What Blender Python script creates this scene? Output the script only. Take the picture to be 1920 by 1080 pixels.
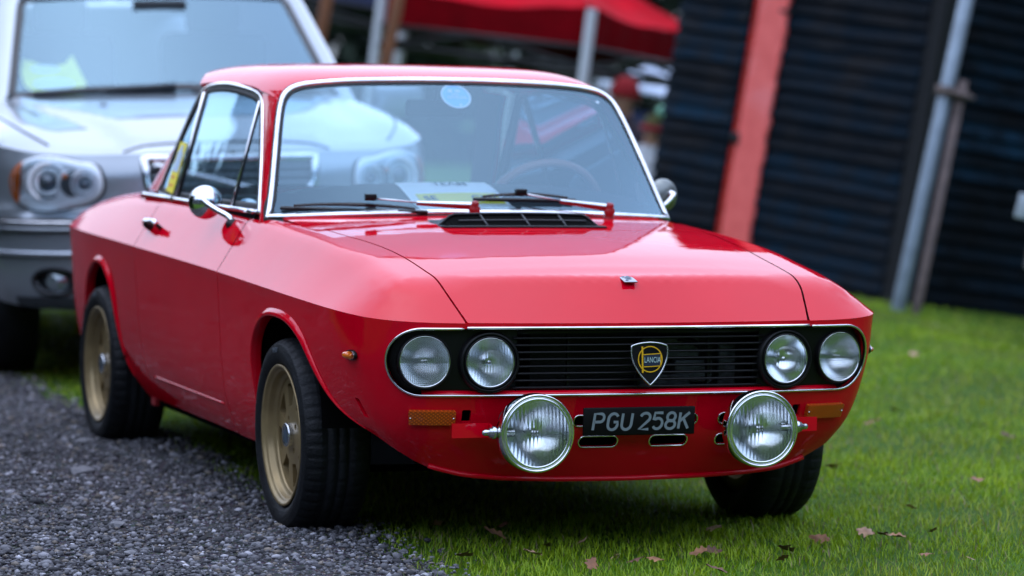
import bpy, bmesh, math, random
import numpy as np
from mathutils import Matrix, Vector
from mathutils.geometry import delaunay_2d_cdt
for o in list(bpy.data.objects): bpy.data.objects.remove(o)
SC = bpy.context.scene
COL = SC.collection
rng = np.random.default_rng(7)
random.seed(7)
R_ = math.radians

# ------------------------------------------------------------ camera, sky, sun, exposure
cam = bpy.data.cameras.new('camera'); camo = bpy.data.objects.new('camera', cam); COL.objects.link(camo)
CAM_POS = np.array([9.0212, -3.3444, 1.2616])
CAM_F = np.array([-0.93854679, 0.33955948, -0.06188117])
CAM_R = np.array([0.3391271, 0.94057434, 0.01768365])
CAM_U = np.array([-0.06420849, 0.00438864, 0.99792686])
camo.matrix_world = Matrix([[CAM_R[i], CAM_U[i], -CAM_F[i], CAM_POS[i]] for i in range(3)] + [[0, 0, 0, 1]])
cam.sensor_width = 36; cam.lens = 118.57; cam.clip_start = .1; cam.clip_end = 2000
cam.dof.use_dof = True; cam.dof.focus_distance = 8.75; cam.dof.aperture_fstop = 2.6; cam.dof.aperture_blades = 0
SC.camera = camo
SC.render.resolution_x = 1024; SC.render.resolution_y = 576
SC.view_settings.view_transform = 'Standard'; SC.view_settings.look = 'None'
SC.view_settings.gamma = 1; SC.view_settings.use_curve_mapping = False
SC.view_settings.exposure = 2.02
w = bpy.data.worlds.new('World'); SC.world = w; w.use_nodes = True
nt = w.node_tree; nt.nodes.clear()
sky = nt.nodes.new('ShaderNodeTexSky'); sky.sky_type = 'NISHITA'; sky.sun_disc = False
SUN_EL, SUN_AZ = R_(80), R_(255)
sky.sun_elevation = SUN_EL; sky.sun_rotation = SUN_AZ
sky.air_density = 1.3; sky.dust_density = 3.0; sky.ozone_density = 1.5
hs = nt.nodes.new('ShaderNodeHueSaturation'); hs.inputs['Saturation'].default_value = 1.0
gm = nt.nodes.new('ShaderNodeGamma'); gm.inputs[1].default_value = .5      # cloud layer evens the sky out
bg = nt.nodes.new('ShaderNodeBackground'); bg.inputs['Strength'].default_value = .15
ow = nt.nodes.new('ShaderNodeOutputWorld')
nt.links.new(sky.outputs[0], gm.inputs[0]); nt.links.new(gm.outputs[0], hs.inputs['Color']); tn = nt.nodes.new('ShaderNodeMix'); tn.data_type = 'RGBA'; tn.blend_type = 'MULTIPLY'; tn.inputs[0].default_value = 1; tn.inputs[7].default_value = (.78, .95, 1.34, 1)   # cool overcast
nt.links.new(hs.outputs[0], tn.inputs[6]); nt.links.new(tn.outputs[2], bg.inputs[0]); nt.links.new(bg.outputs[0], ow.inputs[0])
sun = bpy.data.lights.new('sun', 'SUN'); sun.energy = .55; sun.angle = R_(150); sun.color = (1, .985, .965)
suno = bpy.data.objects.new('sun', sun); COL.objects.link(suno)
sd = Vector((math.sin(SUN_AZ) * math.cos(SUN_EL), math.cos(SUN_AZ) * math.cos(SUN_EL), math.sin(SUN_EL)))
suno.rotation_euler = sd.to_track_quat('Z', 'Y').to_euler(); suno.location = sd * 50

# ------------------------------------------------------------ materials
MATS = {}
def mat(name, col=(.5, .5, .5), rough=.5, metal=0., coat=0., spec=.5, trans=0., ior=1.45, noise=0., nscale=20., bump=0., bscale=200., emit=None, sheen=0., coatrough=.03):
    if name in MATS: return MATS[name]
    m = bpy.data.materials.new(name); m.use_nodes = True; n = m.node_tree; b = n.nodes['Principled BSDF']
    b.inputs['Base Color'].default_value = (*col, 1); b.inputs['Roughness'].default_value = rough
    b.inputs['Metallic'].default_value = metal; b.inputs['Coat Weight'].default_value = coat
    b.inputs['Coat Roughness'].default_value = coatrough; b.inputs['Specular IOR Level'].default_value = spec
    b.inputs['Transmission Weight'].default_value = trans; b.inputs['IOR'].default_value = ior
    b.inputs['Sheen Weight'].default_value = sheen
    tc = n.nodes.new('ShaderNodeTexCoord')
    if noise:
        tx = n.nodes.new('ShaderNodeTexNoise'); tx.inputs['Scale'].default_value = nscale; tx.inputs['Detail'].default_value = 5
        n.links.new(tc.outputs['Object'], tx.inputs['Vector'])
        mx = n.nodes.new('ShaderNodeMix'); mx.data_type = 'RGBA'
        mx.inputs[6].default_value = (*[c * (1 - noise) for c in col], 1); mx.inputs[7].default_value = (*[min(1, c * (1 + noise)) for c in col], 1)
        mr = n.nodes.new('ShaderNodeMapRange'); mr.inputs[1].default_value = .3; mr.inputs[2].default_value = .7
        n.links.new(tx.outputs['Fac'], mr.inputs[0]); n.links.new(mr.outputs[0], mx.inputs[0]); n.links.new(mx.outputs[2], b.inputs['Base Color'])
        rr = n.nodes.new('ShaderNodeMapRange'); rr.inputs[1].default_value = .3; rr.inputs[2].default_value = .7
        rr.inputs[3].default_value = max(0, rough * (1 - noise * .5)); rr.inputs[4].default_value = min(1, rough * (1 + noise * .5))
        n.links.new(tx.outputs['Fac'], rr.inputs[0]); n.links.new(rr.outputs[0], b.inputs['Roughness'])
    if bump:
        t2 = n.nodes.new('ShaderNodeTexNoise'); t2.inputs['Scale'].default_value = bscale; t2.inputs['Detail'].default_value = 3
        n.links.new(tc.outputs['Object'], t2.inputs['Vector'])
        bp_ = n.nodes.new('ShaderNodeBump'); bp_.inputs['Strength'].default_value = bump; bp_.inputs['Distance'].default_value = .01
        n.links.new(t2.outputs['Fac'], bp_.inputs['Height']); n.links.new(bp_.outputs[0], b.inputs['Normal'])
    if emit:
        b.inputs['Emission Color'].default_value = (*emit[0], 1); b.inputs['Emission Strength'].default_value = emit[1]
    MATS[name] = m
    return m
def glass_thin(name, tint, refl=1.0, rough=0.0, veil=0.0):
    """thin pane: tinted see-through with a Fresnel mirror on top"""
    m = bpy.data.materials.new(name); m.use_nodes = True; n = m.node_tree; n.nodes.clear()
    out = n.nodes.new('ShaderNodeOutputMaterial'); tr = n.nodes.new('ShaderNodeBsdfTransparent'); tr.inputs[0].default_value = (*tint, 1)
    gl = n.nodes.new('ShaderNodeBsdfGlossy'); gl.inputs['Roughness'].default_value = rough; gl.inputs[0].default_value = (.55, .83, 1, 1)  # blue of the sky reflection put into the mirror tint
    fr = n.nodes.new('ShaderNodeFresnel'); fr.inputs['IOR'].default_value = 1.5
    mu = n.nodes.new('ShaderNodeMath'); mu.operation = 'MULTIPLY'; mu.inputs[1].default_value = refl; mu.use_clamp = True
    mx = n.nodes.new('ShaderNodeMixShader')
    n.links.new(fr.outputs[0], mu.inputs[0]); n.links.new(mu.outputs[0], mx.inputs[0]); n.links.new(tr.outputs[0], mx.inputs[1]); n.links.new(gl.outputs[0], mx.inputs[2])
    if veil:
        df = n.nodes.new('ShaderNodeBsdfDiffuse'); df.inputs[0].default_value = (.35, .55, .66, 1)  # sky veil on the glass painted as a bluish diffuse film
        tx = n.nodes.new('ShaderNodeTexNoise'); tx.inputs['Scale'].default_value = 6; tx.inputs['Detail'].default_value = 6
        tc = n.nodes.new('ShaderNodeTexCoord'); n.links.new(tc.outputs['Object'], tx.inputs['Vector'])
        mr = n.nodes.new('ShaderNodeMapRange'); mr.inputs[3].default_value = veil * .6; mr.inputs[4].default_value = veil * 1.4
        m2 = n.nodes.new('ShaderNodeMixShader'); n.links.new(tx.outputs['Fac'], mr.inputs[0]); n.links.new(mr.outputs[0], m2.inputs[0])
        n.links.new(mx.outputs[0], m2.inputs[1]); n.links.new(df.outputs[0], m2.inputs[2]); n.links.new(m2.outputs[0], out.inputs[0])
    else: n.links.new(mx.outputs[0], out.inputs[0])
    MATS[name] = m
    return m
def attr_mat(name, rough=.6, spec=.3, trans=0.):
    """colour comes from the 'tint' vertex attribute"""
    m = bpy.data.materials.new(name); m.use_nodes = True; n = m.node_tree; b = n.nodes['Principled BSDF']
    a = n.nodes.new('ShaderNodeAttribute'); a.attribute_name = 'tint'; n.links.new(a.outputs['Color'], b.inputs['Base Color'])
    b.inputs['Roughness'].default_value = rough; b.inputs['Specular IOR Level'].default_value = spec
    if trans:
        t = n.nodes.new('ShaderNodeBsdfTranslucent'); n.links.new(a.outputs['Color'], t.inputs[0])
        mx = n.nodes.new('ShaderNodeMixShader'); mx.inputs[0].default_value = trans
        n.links.new(b.outputs[0], mx.inputs[1]); n.links.new(t.outputs[0], mx.inputs[2]); n.links.new(mx.outputs[0], n.nodes['Material Output'].inputs[0])
    MATS[name] = m
    return m

# ------------------------------------------------------------ mesh helpers
def add(name, V, F, m, parent=None, smooth=True, N=None, mi=None):
    me = bpy.data.meshes.new(name); me.from_pydata([tuple(map(float, v)) for v in V], [], [tuple(map(int, f)) for f in F]); me.update()
    for mm in (m if isinstance(m, (list, tuple)) else [m]): me.materials.append(mm)
    if smooth: me.polygons.foreach_set('use_smooth', [True] * len(me.polygons))
    if mi is not None: me.polygons.foreach_set('material_index', list(map(int, mi)))
    if N is not None: me.normals_split_custom_set_from_vertices([tuple(map(float, x)) for x in N])
    o = bpy.data.objects.new(name, me); COL.objects.link(o)
    if parent is not None: o.parent = parent
    return o
def addg(name, G, m, parent=None, smooth=True):
    return add(name, G[0], G[1], m, parent, smooth, G[2] if len(G) > 2 else None)
def empty(name, loc=(0, 0, 0), label=None, cat=None, group=None, rot=None):
    o = bpy.data.objects.new(name, None); COL.objects.link(o); o.location = loc; o.empty_display_size = .2
    if rot is not None: o.rotation_euler = rot
    tag(o, label, cat, group); return o
def tag(o, label=None, cat=None, group=None, kind=None):
    if label: o['label'] = label
    if cat: o['category'] = cat
    if group: o['group'] = group
    if kind: o['kind'] = kind
    return o
def join(*Gs):
    V = []; F = []; n = 0
    for g in Gs:
        V += [tuple(v) for v in g[0]]; F += [tuple(i + n for i in f) for f in g[1]]; n += len(g[0])
    return V, F
def joinN(*Gs):
    V, F = join(*Gs); return V, F, np.concatenate([np.asarray(g[2]) for g in Gs])
def mirY(G):
    V = np.asarray(G[0], float) * [1, -1, 1]; F = [tuple(f[::-1]) for f in G[1]]
    return (V, F) if len(G) < 3 else (V, F, np.asarray(G[2]) * [1, -1, 1])
def xf(G, M):
    M = np.array(M); V = np.asarray(G[0], float) @ M[:3, :3].T + M[:3, 3]
    return (V, G[1]) + tuple(np.asarray(x) @ M[:3, :3].T for x in G[2:])
def frame(o, z, up=(0, 0, 1)):
    """matrix with local z along given direction, local y as near 'up' as possible"""
    z = np.array(z, float); z /= np.linalg.norm(z); x = np.cross(up, z); x /= np.linalg.norm(x); y = np.cross(z, x)
    M = np.eye(4); M[:3, 0] = x; M[:3, 1] = y; M[:3, 2] = z; M[:3, 3] = o; return M
def box(c, s, M=None, bev=0):
    x, y, z = [a / 2 for a in s]
    if bev:
        bm = bmesh.new(); bmesh.ops.create_cube(bm, size=1); bmesh.ops.scale(bm, vec=s, verts=bm.verts)
        bmesh.ops.bevel(bm, geom=bm.edges[:], offset=bev, segments=2, affect='EDGES', profile=.5)
        bm.verts.index_update(); V = np.array([v.co[:] for v in bm.verts]); F = [[v.index for v in f.verts] for f in bm.faces]; bm.free()
    else:
        V = np.array([(a, b, d) for a in (-x, x) for b in (-y, y) for d in (-z, z)])
        F = [(0, 1, 3, 2), (4, 6, 7, 5), (0, 4, 5, 1), (2, 3, 7, 6), (0, 2, 6, 4), (1, 5, 7, 3)]
    V = V + np.array(c)
    return xf((V, F), M) if M is not None else (V, F)
def lathe(prof, n=48, a0=0., a1=2 * math.pi):
    """profile [(r,h)] about local z"""
    prof = np.asarray(prof, float); full = abs(a1 - a0 - 2 * math.pi) < 1e-6
    th = np.linspace(a0, a1, n, endpoint=not full); k = len(prof)
    V = np.stack([np.outer(np.cos(th), prof[:, 0]), np.outer(np.sin(th), prof[:, 0]), np.tile(prof[:, 1], (len(th), 1))], 2).reshape(-1, 3)
    F = []; m = len(th)
    for i in range(m if full else m - 1):
        j = (i + 1) % m
        for q in range(k - 1): F.append((i * k + q, j * k + q, j * k + q + 1, i * k + q + 1))
    return V, F
def frames(P, closed):
    P = np.asarray(P, float); T = (np.roll(P, -1, 0) - np.roll(P, 1, 0)) if closed else np.gradient(P, axis=0)
    return P, T / np.maximum(np.linalg.norm(T, axis=1), 1e-9)[:, None]
def sweep(P, prof, up=(0, 0, 1), closed=False, caps=True, scale=None):
    """sweep a 2D profile (side, up) along polyline P; up may be a vector or one per point"""
    P, T = frames(P, closed); U = np.broadcast_to(np.asarray(up, float), P.shape)
    S = np.cross(T, U); S /= np.maximum(np.linalg.norm(S, axis=1), 1e-9)[:, None]; W = np.cross(S, T)
    prof = np.asarray(prof, float); k = len(prof); sc = np.ones(len(P)) if scale is None else np.asarray(scale)
    V = (P[:, None] + S[:, None] * prof[None, :, :1] * sc[:, None, None] + W[:, None] * prof[None, :, 1:] * sc[:, None, None]).reshape(-1, 3)
    n = len(P); F = []
    for i in range(n if closed else n - 1):
        j = (i + 1) % n
        for q in range(k): F.append((i * k + q, i * k + (q + 1) % k, j * k + (q + 1) % k, j * k + q))
    if caps and not closed: F += [tuple(range(k))[::-1], tuple((n - 1) * k + q for q in range(k))]
    return V, F
def circ(r, n=8): return [(r * math.cos(a), r * math.sin(a)) for a in np.linspace(0, 2 * math.pi, n, endpoint=False)]
def tube(P, r, n=8, closed=False, scale=None, up=None):
    P = np.asarray(P, float)
    if up is None:
        d = P.max(0) - P.min(0); up = np.eye(3)[int(np.argmin(d))] + 1e-3
    return sweep(P, circ(r, n), up, closed, True, scale)
def pchip(x, y):
    x = np.asarray(x, float); y = np.asarray(y, float)
    if x[0] > x[-1]: x = x[::-1]; y = y[::-1]
    h = np.diff(x); d = np.diff(y) / h; m = np.zeros(len(x)); m[0] = d[0]; m[-1] = d[-1]
    for i in range(1, len(x) - 1):
        if d[i - 1] * d[i] > 0:
            w1 = 2 * h[i] + h[i - 1]; w2 = h[i] + 2 * h[i - 1]; m[i] = (w1 + w2) / (w1 / d[i - 1] + w2 / d[i])
    def f(t):
        t = np.asarray(t, float); i = np.clip(np.searchsorted(x, t) - 1, 0, len(x) - 2); u = (t - x[i]) / h[i]
        lo = t < x[0]; hi = t > x[-1]; u2 = u * u; u3 = u2 * u
        r = (2 * u3 - 3 * u2 + 1) * y[i] + (u3 - 2 * u2 + u) * h[i] * m[i] + (-2 * u3 + 3 * u2) * y[i + 1] + (u3 - u2) * h[i] * m[i + 1]
        return np.where(lo, y[0] + m[0] * (t - x[0]), np.where(hi, y[-1] + m[-1] * (t - x[-1]), r))
    return f
def cubic(t, Y):
    t = np.asarray(t, float); Y = np.asarray(Y, float); n = len(t); h = np.diff(t)
    A = np.eye(n); B = np.zeros_like(Y)
    for i in range(1, n - 1):
        A[i, i - 1] = h[i - 1]; A[i, i] = 2 * (h[i - 1] + h[i]); A[i, i + 1] = h[i]
        B[i] = 6 * ((Y[i + 1] - Y[i]) / h[i] - (Y[i] - Y[i - 1]) / h[i - 1])
    M = np.linalg.solve(A, B)
    def f(q):
        q = np.asarray(q, float); i = np.clip(np.searchsorted(t, q) - 1, 0, n - 2); a = (t[i + 1] - q) / h[i]; b = 1 - a
        if Y.ndim > 1: a = a[:, None]; b = b[:, None]; hh = (h[i] ** 2)[:, None]
        else: hh = h[i] ** 2
        return a * Y[i] + b * Y[i + 1] + ((a ** 3 - a) * M[i] + (b ** 3 - b) * M[i + 1]) * hh / 6
    return f
def curve3(P, n=60, closed=False):
    P = np.asarray(P, float)
    if closed: P = np.vstack([P[-3:], P, P[:4]])
    t = np.r_[0, np.cumsum(np.sqrt(np.linalg.norm(np.diff(P, axis=0), axis=1)))]
    f = cubic(t, P)
    if closed: return f(np.linspace(t[3], t[-4], n, endpoint=False))
    return f(np.linspace(t[0], t[-1], n))
def dens(P, step, closed=True):
    P = np.asarray(P, float); out = []
    n = len(P)
    for i in range(n if closed else n - 1):
        a, b = P[i], P[(i + 1) % n]; k = max(1, int(math.ceil(np.linalg.norm(b - a) / step)))
        out += [a + (b - a) * j / k for j in range(k)]
    if not closed: out.append(P[-1])
    return np.array(out)
def inpoly(P, poly):
    x, y = P[:, 0], P[:, 1]; c = np.zeros(len(P), bool); a = poly; b = np.roll(poly, -1, 0)
    for (x0, y0), (x1, y1) in zip(a, b):
        if y0 == y1: continue
        k = ((y0 > y) != (y1 > y)) & (x < (x1 - x0) * (y - y0) / (y1 - y0) + x0); c ^= k
    return c
def pdist(P, poly):
    a = poly; b = np.roll(poly, -1, 0); d = np.full(len(P), 1e9)
    for p, q in zip(a, b):
        v = q - p; t = np.clip(((P - p) @ v) / max(v @ v, 1e-12), 0, 1); d = np.minimum(d, np.linalg.norm(P - p - t[:, None] * v, axis=1))
    return d
def circle2(c, r, n=40, ry=None): return np.array([(c[0] + r * math.cos(a), c[1] + (ry or r) * math.sin(a)) for a in np.linspace(0, 2 * math.pi, n, endpoint=False)])
def rrect(x0, x1, y0, y1, r, n=8):
    o = []
    for cx, cy, a0 in ((x1 - r, y1 - r, 0), (x0 + r, y1 - r, 90), (x0 + r, y0 + r, 180), (x1 - r, y0 + r, 270)):
        o += [(cx + r * math.cos(R_(a0 + 90 * i / n)), cy + r * math.sin(R_(a0 + 90 * i / n))) for i in range(n + 1)]
    return np.array(o)
def panel(poly, mapf, step=.03, holes=(), out=None, flange=0., eps=1e-4):
    """fill a 2D outline (with holes), carry it onto a curved surface, with analytic normals and a turned-in edge.
    out = rough outward direction to orient the normals"""
    loops = [dens(p, step) for p in [np.asarray(poly, float)] + [np.asarray(h, float) for h in holes]]
    lo = loops[0].min(0); hi = loops[0].max(0)
    gx = np.arange(lo[0], hi[0], step); gy = np.arange(lo[1], hi[1], step * .87)
    X, Y = np.meshgrid(gx, gy); X = X + (np.arange(len(gy)) % 2)[:, None] * step / 2
    Gp = np.stack([X.ravel(), Y.ravel()], 1)
    k = inpoly(Gp, loops[0])
    for h in loops[1:]: k &= ~inpoly(Gp, h)
    Gp = Gp[k]
    for l in loops: Gp = Gp[pdist(Gp, l) > step * .45]
    pts = np.vstack(loops + [Gp]); E = []; n = 0
    for l in loops: E += [(n + i, n + (i + 1) % len(l)) for i in range(len(l))]; n += len(l)
    vo, eo, fo, ov, oe, of = delaunay_2d_cdt([Vector(p) for p in pts], E, [], 0, 1e-7)
    P2 = np.array([v[:] for v in vo]); T = np.array([f[:3] for f in fo])
    c = P2[T].mean(1); k = inpoly(c, loops[0])
    for h in loops[1:]: k &= ~inpoly(c, h)
    T = T[k]
    V = mapf(P2); du = mapf(P2 + [eps, 0]) - mapf(P2 - [eps, 0]); dv = mapf(P2 + [0, eps]) - mapf(P2 - [0, eps])
    N = np.cross(du, dv); N /= np.maximum(np.linalg.norm(N, axis=1), 1e-15)[:, None]
    if out is not None:
        o_ = np.asarray(out(V) if callable(out) else np.broadcast_to(out, V.shape))
        if (np.sum(N * o_, 1)).mean() < 0: N = -N
    fn = np.cross(V[T[:, 1]] - V[T[:, 0]], V[T[:, 2]] - V[T[:, 0]])
    fl = np.sum(fn * N[T[:, 0]], 1) < 0; T[fl] = T[fl][:, ::-1]
    V = list(map(tuple, V)); N = list(map(tuple, N)); F = [tuple(t) for t in T]
    if flange:
        for li, l in enumerate(loops):
            A = mapf(l); du = mapf(l + [eps, 0]) - mapf(l - [eps, 0]); dv = mapf(l + [0, eps]) - mapf(l - [0, eps])
            nn = np.cross(du, dv); nn /= np.linalg.norm(nn, axis=1)[:, None]
            if out is not None:
                o_ = np.asarray(out(A) if callable(out) else np.broadcast_to(out, A.shape))
                if np.sum(nn * o_, 1).mean() < 0: nn = -nn
            t = np.roll(A, -1, 0) - np.roll(A, 1, 0); t /= np.maximum(np.linalg.norm(t, axis=1), 1e-9)[:, None]
            e = np.cross(t, nn)
            area = np.sum(l[:, 0] * np.roll(l[:, 1], -1) - np.roll(l[:, 0], -1) * l[:, 1])
            b = len(V); m = len(l)
            V += list(map(tuple, A)) + list(map(tuple, A - nn * flange))
            # orient edge normal away from the sheet
            cen2 = l + (np.roll(l, -1, 0) - np.roll(l, 1, 0))[:, ::-1] * [1, -1] * .02
            inside = inpoly(cen2[:1], loops[li])[0]
            outw = mapf(cen2) - A
            sgn = np.sign(np.sum(outw * e, 1).mean()) * (-1 if inside else 1) * (1 if li == 0 else -1)
            e = e * sgn
            N += list(map(tuple, e)) * 2
            for i in range(m):
                j = (i + 1) % m; q = (b + i, b + j, b + m + j, b + m + i)
                fn = np.cross(np.subtract(V[q[1]], V[q[0]]), np.subtract(V[q[2]], V[q[0]]))
                F.append(q if fn @ e[i] >= 0 else q[::-1])
    return np.array(V), F, np.array(N)
def smin(a, b, k):
    h = np.clip(.5 + .5 * (b - a) / k, 0, 1); return b + (a - b) * h - k * h * (1 - h)
def sstep(a, b, x):
    t = np.clip((x - a) / (b - a), 0, 1); return t * t * (3 - 2 * t)
def text_geo(s, size, depth=0.0, align='CENTER', xs=1.0, shear=0.0, bold=0.0):
    c = bpy.data.curves.new('t', 'FONT'); c.body = s; c.size = size; c.align_x = align; c.align_y = 'CENTER'; c.extrude = depth; c.shear = shear; c.offset = bold; c.resolution_u = 3
    o = bpy.data.objects.new('t', c); COL.objects.link(o)
    me = bpy.data.meshes.new_from_object(o.evaluated_get(bpy.context.evaluated_depsgraph_get()))
    V = np.array([v.co[:] for v in me.vertices]) * [xs, 1, 1]; F = [tuple(p.vertices) for p in me.polygons]
    bpy.data.objects.remove(o); bpy.data.curves.remove(c); bpy.data.meshes.remove(me); return V, F
def strokes(lines, wd, z=0.):
    """flat thick polylines in the xy plane"""
    V = []; F = []
    for P in lines:
        P = np.asarray(P, float); T = np.gradient(P, axis=0) if len(P) > 2 else np.repeat([P[1] - P[0]], 2, 0)
        if np.allclose(P[0], P[-1]): T[0] = T[-1] = P[1] - P[-2]
        T /= np.linalg.norm(T, axis=1)[:, None]; Nn = np.stack([-T[:, 1], T[:, 0]], 1) * wd / 2; b = len(V)
        V += [(p[0] + q[0], p[1] + q[1], z) for p, q in zip(P, Nn)] + [(p[0] - q[0], p[1] - q[1], z) for p, q in zip(P, Nn)]
        m = len(P); F += [(b + i, b + m + i, b + m + i + 1, b + i + 1) for i in range(m - 1)]
    return np.array(V), F
# ------------------------------------------------------------ car materials
RED = mat('red_paint', (.63, .0004, .013), .45, coat=.8, spec=.0, noise=.05, nscale=3, coatrough=.012)
_n = RED.node_tree; _b = _n.nodes['Principled BSDF']; _b.inputs['Coat IOR'].default_value = 1.46
_tc = _n.nodes.new('ShaderNodeTexCoord'); _t = _n.nodes.new('ShaderNodeTexNoise'); _t.inputs['Scale'].default_value = 7; _t.inputs['Detail'].default_value = 2; _n.links.new(_tc.outputs['Object'], _t.inputs['Vector'])
_bp = _n.nodes.new('ShaderNodeBump'); _bp.inputs['Strength'].default_value = .035; _bp.inputs['Distance'].default_value = .02; _n.links.new(_t.outputs['Fac'], _bp.inputs['Height']); _n.links.new(_bp.outputs[0], _b.inputs['Coat Normal'])   # faint ripples of old panels
_t2 = _n.nodes.new('ShaderNodeTexNoise'); _t2.inputs['Scale'].default_value = 55; _t2.inputs['Detail'].default_value = 8; _n.links.new(_tc.outputs['Object'], _t2.inputs['Vector'])
_mr = _n.nodes.new('ShaderNodeMapRange'); _mr.inputs[1].default_value = .45; _mr.inputs[2].default_value = .75; _mr.inputs[3].default_value = .008; _mr.inputs[4].default_value = .10; _n.links.new(_t2.outputs['Fac'], _mr.inputs[0]); _n.links.new(_mr.outputs[0], _b.inputs['Coat Roughness'])   # patchy road film
REDIN = mat('red_paint_dull', (.30, .006, .010), .45, coat=.3)
CHROME = mat('chrome', (.82, .84, .86), .06, 1.0, noise=.25, nscale=9)
STEEL = mat('brushed_steel', (.62, .64, .66), .25, 1.0)
BLACK = mat('satin_black', (.004, .004, .0045), .38, spec=.3, noise=.3, nscale=14)
RUBBER = mat('rubber_seal', (.006, .007, .008), .5)
DARK = mat('underbody_black', (.003, .003, .003), .9, spec=.04)
TYRE = mat('tyre_rubber', (.0065, .0078, .0095), .62, spec=.35, noise=.45, nscale=9, bump=.25, bscale=160)
GOLD = mat('gold_wheel_paint', (.30, .22, .105), .38, .45, noise=.18, nscale=12)
AMBER = mat('amber_lens', (.75, .16, .008), .18, coat=.6, noise=.1, nscale=60)
AMBERD = mat('amber_reflector', (.24, .036, .003), .3, coat=.5, noise=.15, nscale=260, bump=.35, bscale=420)
def lattice(m, c1, c2, sc):
    n = m.node_tree; b = n.nodes['Principled BSDF']; tc = n.nodes.new('ShaderNodeTexCoord'); fs = []
    for d in ('DIAGONAL', 'X'):
        mp = n.nodes.new('ShaderNodeMapping'); n.links.new(tc.outputs['Object'], mp.inputs[0]); mp.inputs['Rotation'].default_value = (0 if d == 'X' else .9, 0, 0) if d != 'X' else (-.9, 0, 0)
        w_ = n.nodes.new('ShaderNodeTexWave'); w_.wave_type = 'BANDS'; w_.bands_direction = 'Y'; w_.inputs['Scale'].default_value = sc; n.links.new(mp.outputs[0], w_.inputs['Vector']); fs.append(w_)
    mu = n.nodes.new('ShaderNodeMath'); mu.operation = 'MULTIPLY'; n.links.new(fs[0].outputs['Fac'], mu.inputs[0]); n.links.new(fs[1].outputs['Fac'], mu.inputs[1])
    mx = n.nodes.new('ShaderNodeMix'); mx.data_type = 'RGBA'; mx.inputs[6].default_value = (*c1, 1); mx.inputs[7].default_value = (*c2, 1); n.links.new(mu.outputs[0], mx.inputs[0]); n.links.new(mx.outputs[2], b.inputs['Base Color'])
lattice(AMBERD, (.34, .045, .003), (.85, .17, .010), 45)
GLASSW = glass_thin('windscreen_glass', (.80, .93, 1.0), 3.0, .0, .05)
GLASSS = glass_thin('side_glass', (.75, .86, .92), 1.6, .0, .06)
INTER = mat('interior_vinyl', (.02, .021, .023), .6, noise=.2)
HEADL = mat('headliner', (.10, .11, .12), .9)
WOOD = mat('wheel_rim_leather', (.45, .20, .15), .35, coat=.3)
WHITE = mat('white_print', (.8, .8, .8), .5)
def lens_mat(name, scale, horiz=False, st=.5):
    m = bpy.data.materials.new(name); m.use_nodes = True; n = m.node_tree; b = n.nodes['Principled BSDF']
    b.inputs['Base Color'].default_value = (.93, .97, .97, 1); b.inputs['Transmission Weight'].default_value = 1; b.inputs['Roughness'].default_value = .02; b.inputs['IOR'].default_value = 1.3
    tc = n.nodes.new('ShaderNodeTexCoord'); wv = n.nodes.new('ShaderNodeTexWave'); wv.wave_type = 'BANDS'; wv.bands_direction = 'X'; wv.inputs['Scale'].default_value = scale; wv.inputs['Distortion'].default_value = 0
    n.links.new(tc.outputs['Object'], wv.inputs['Vector']); bp_ = n.nodes.new('ShaderNodeBump'); bp_.inputs['Strength'].default_value = st; bp_.inputs['Distance'].default_value = .004
    n.links.new(wv.outputs['Fac'], bp_.inputs['Height']); n.links.new(bp_.outputs[0], b.inputs['Normal'])
    if horiz:
        w2 = n.nodes.new('ShaderNodeTexWave'); w2.wave_type = 'BANDS'; w2.bands_direction = 'Y'; w2.inputs['Scale'].default_value = scale
        sx = n.nodes.new('ShaderNodeSeparateXYZ'); n.links.new(tc.outputs['Object'], sx.inputs[0]); n.links.new(tc.outputs['Object'], w2.inputs['Vector'])
        ls = n.nodes.new('ShaderNodeMath'); ls.operation = 'LESS_THAN'; ls.inputs[1].default_value = -.004; n.links.new(sx.outputs['Y'], ls.inputs[0])
        mu = n.nodes.new('ShaderNodeMath'); mu.operation = 'MULTIPLY'; n.links.new(w2.outputs['Fac'], mu.inputs[0]); n.links.new(ls.outputs[0], mu.inputs[1])
        ad = n.nodes.new('ShaderNodeMath'); ad.operation = 'ADD'; n.links.new(wv.outputs['Fac'], ad.inputs[0]); n.links.new(mu.outputs[0], ad.inputs[1]); n.links.new(ad.outputs[0], bp_.inputs['Height'])
    MATS[name] = m
    return m
LENSA = lens_mat('headlamp_lens_ribbed', 62, True, .55); LENSB = lens_mat('headlamp_lens', 40, False, .22); LENSC = lens_mat('spot_lens_fluted', 30, False, .5)
REFL = mat('lamp_reflector', (.90, .94, .95), .2, 1.0)

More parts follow.
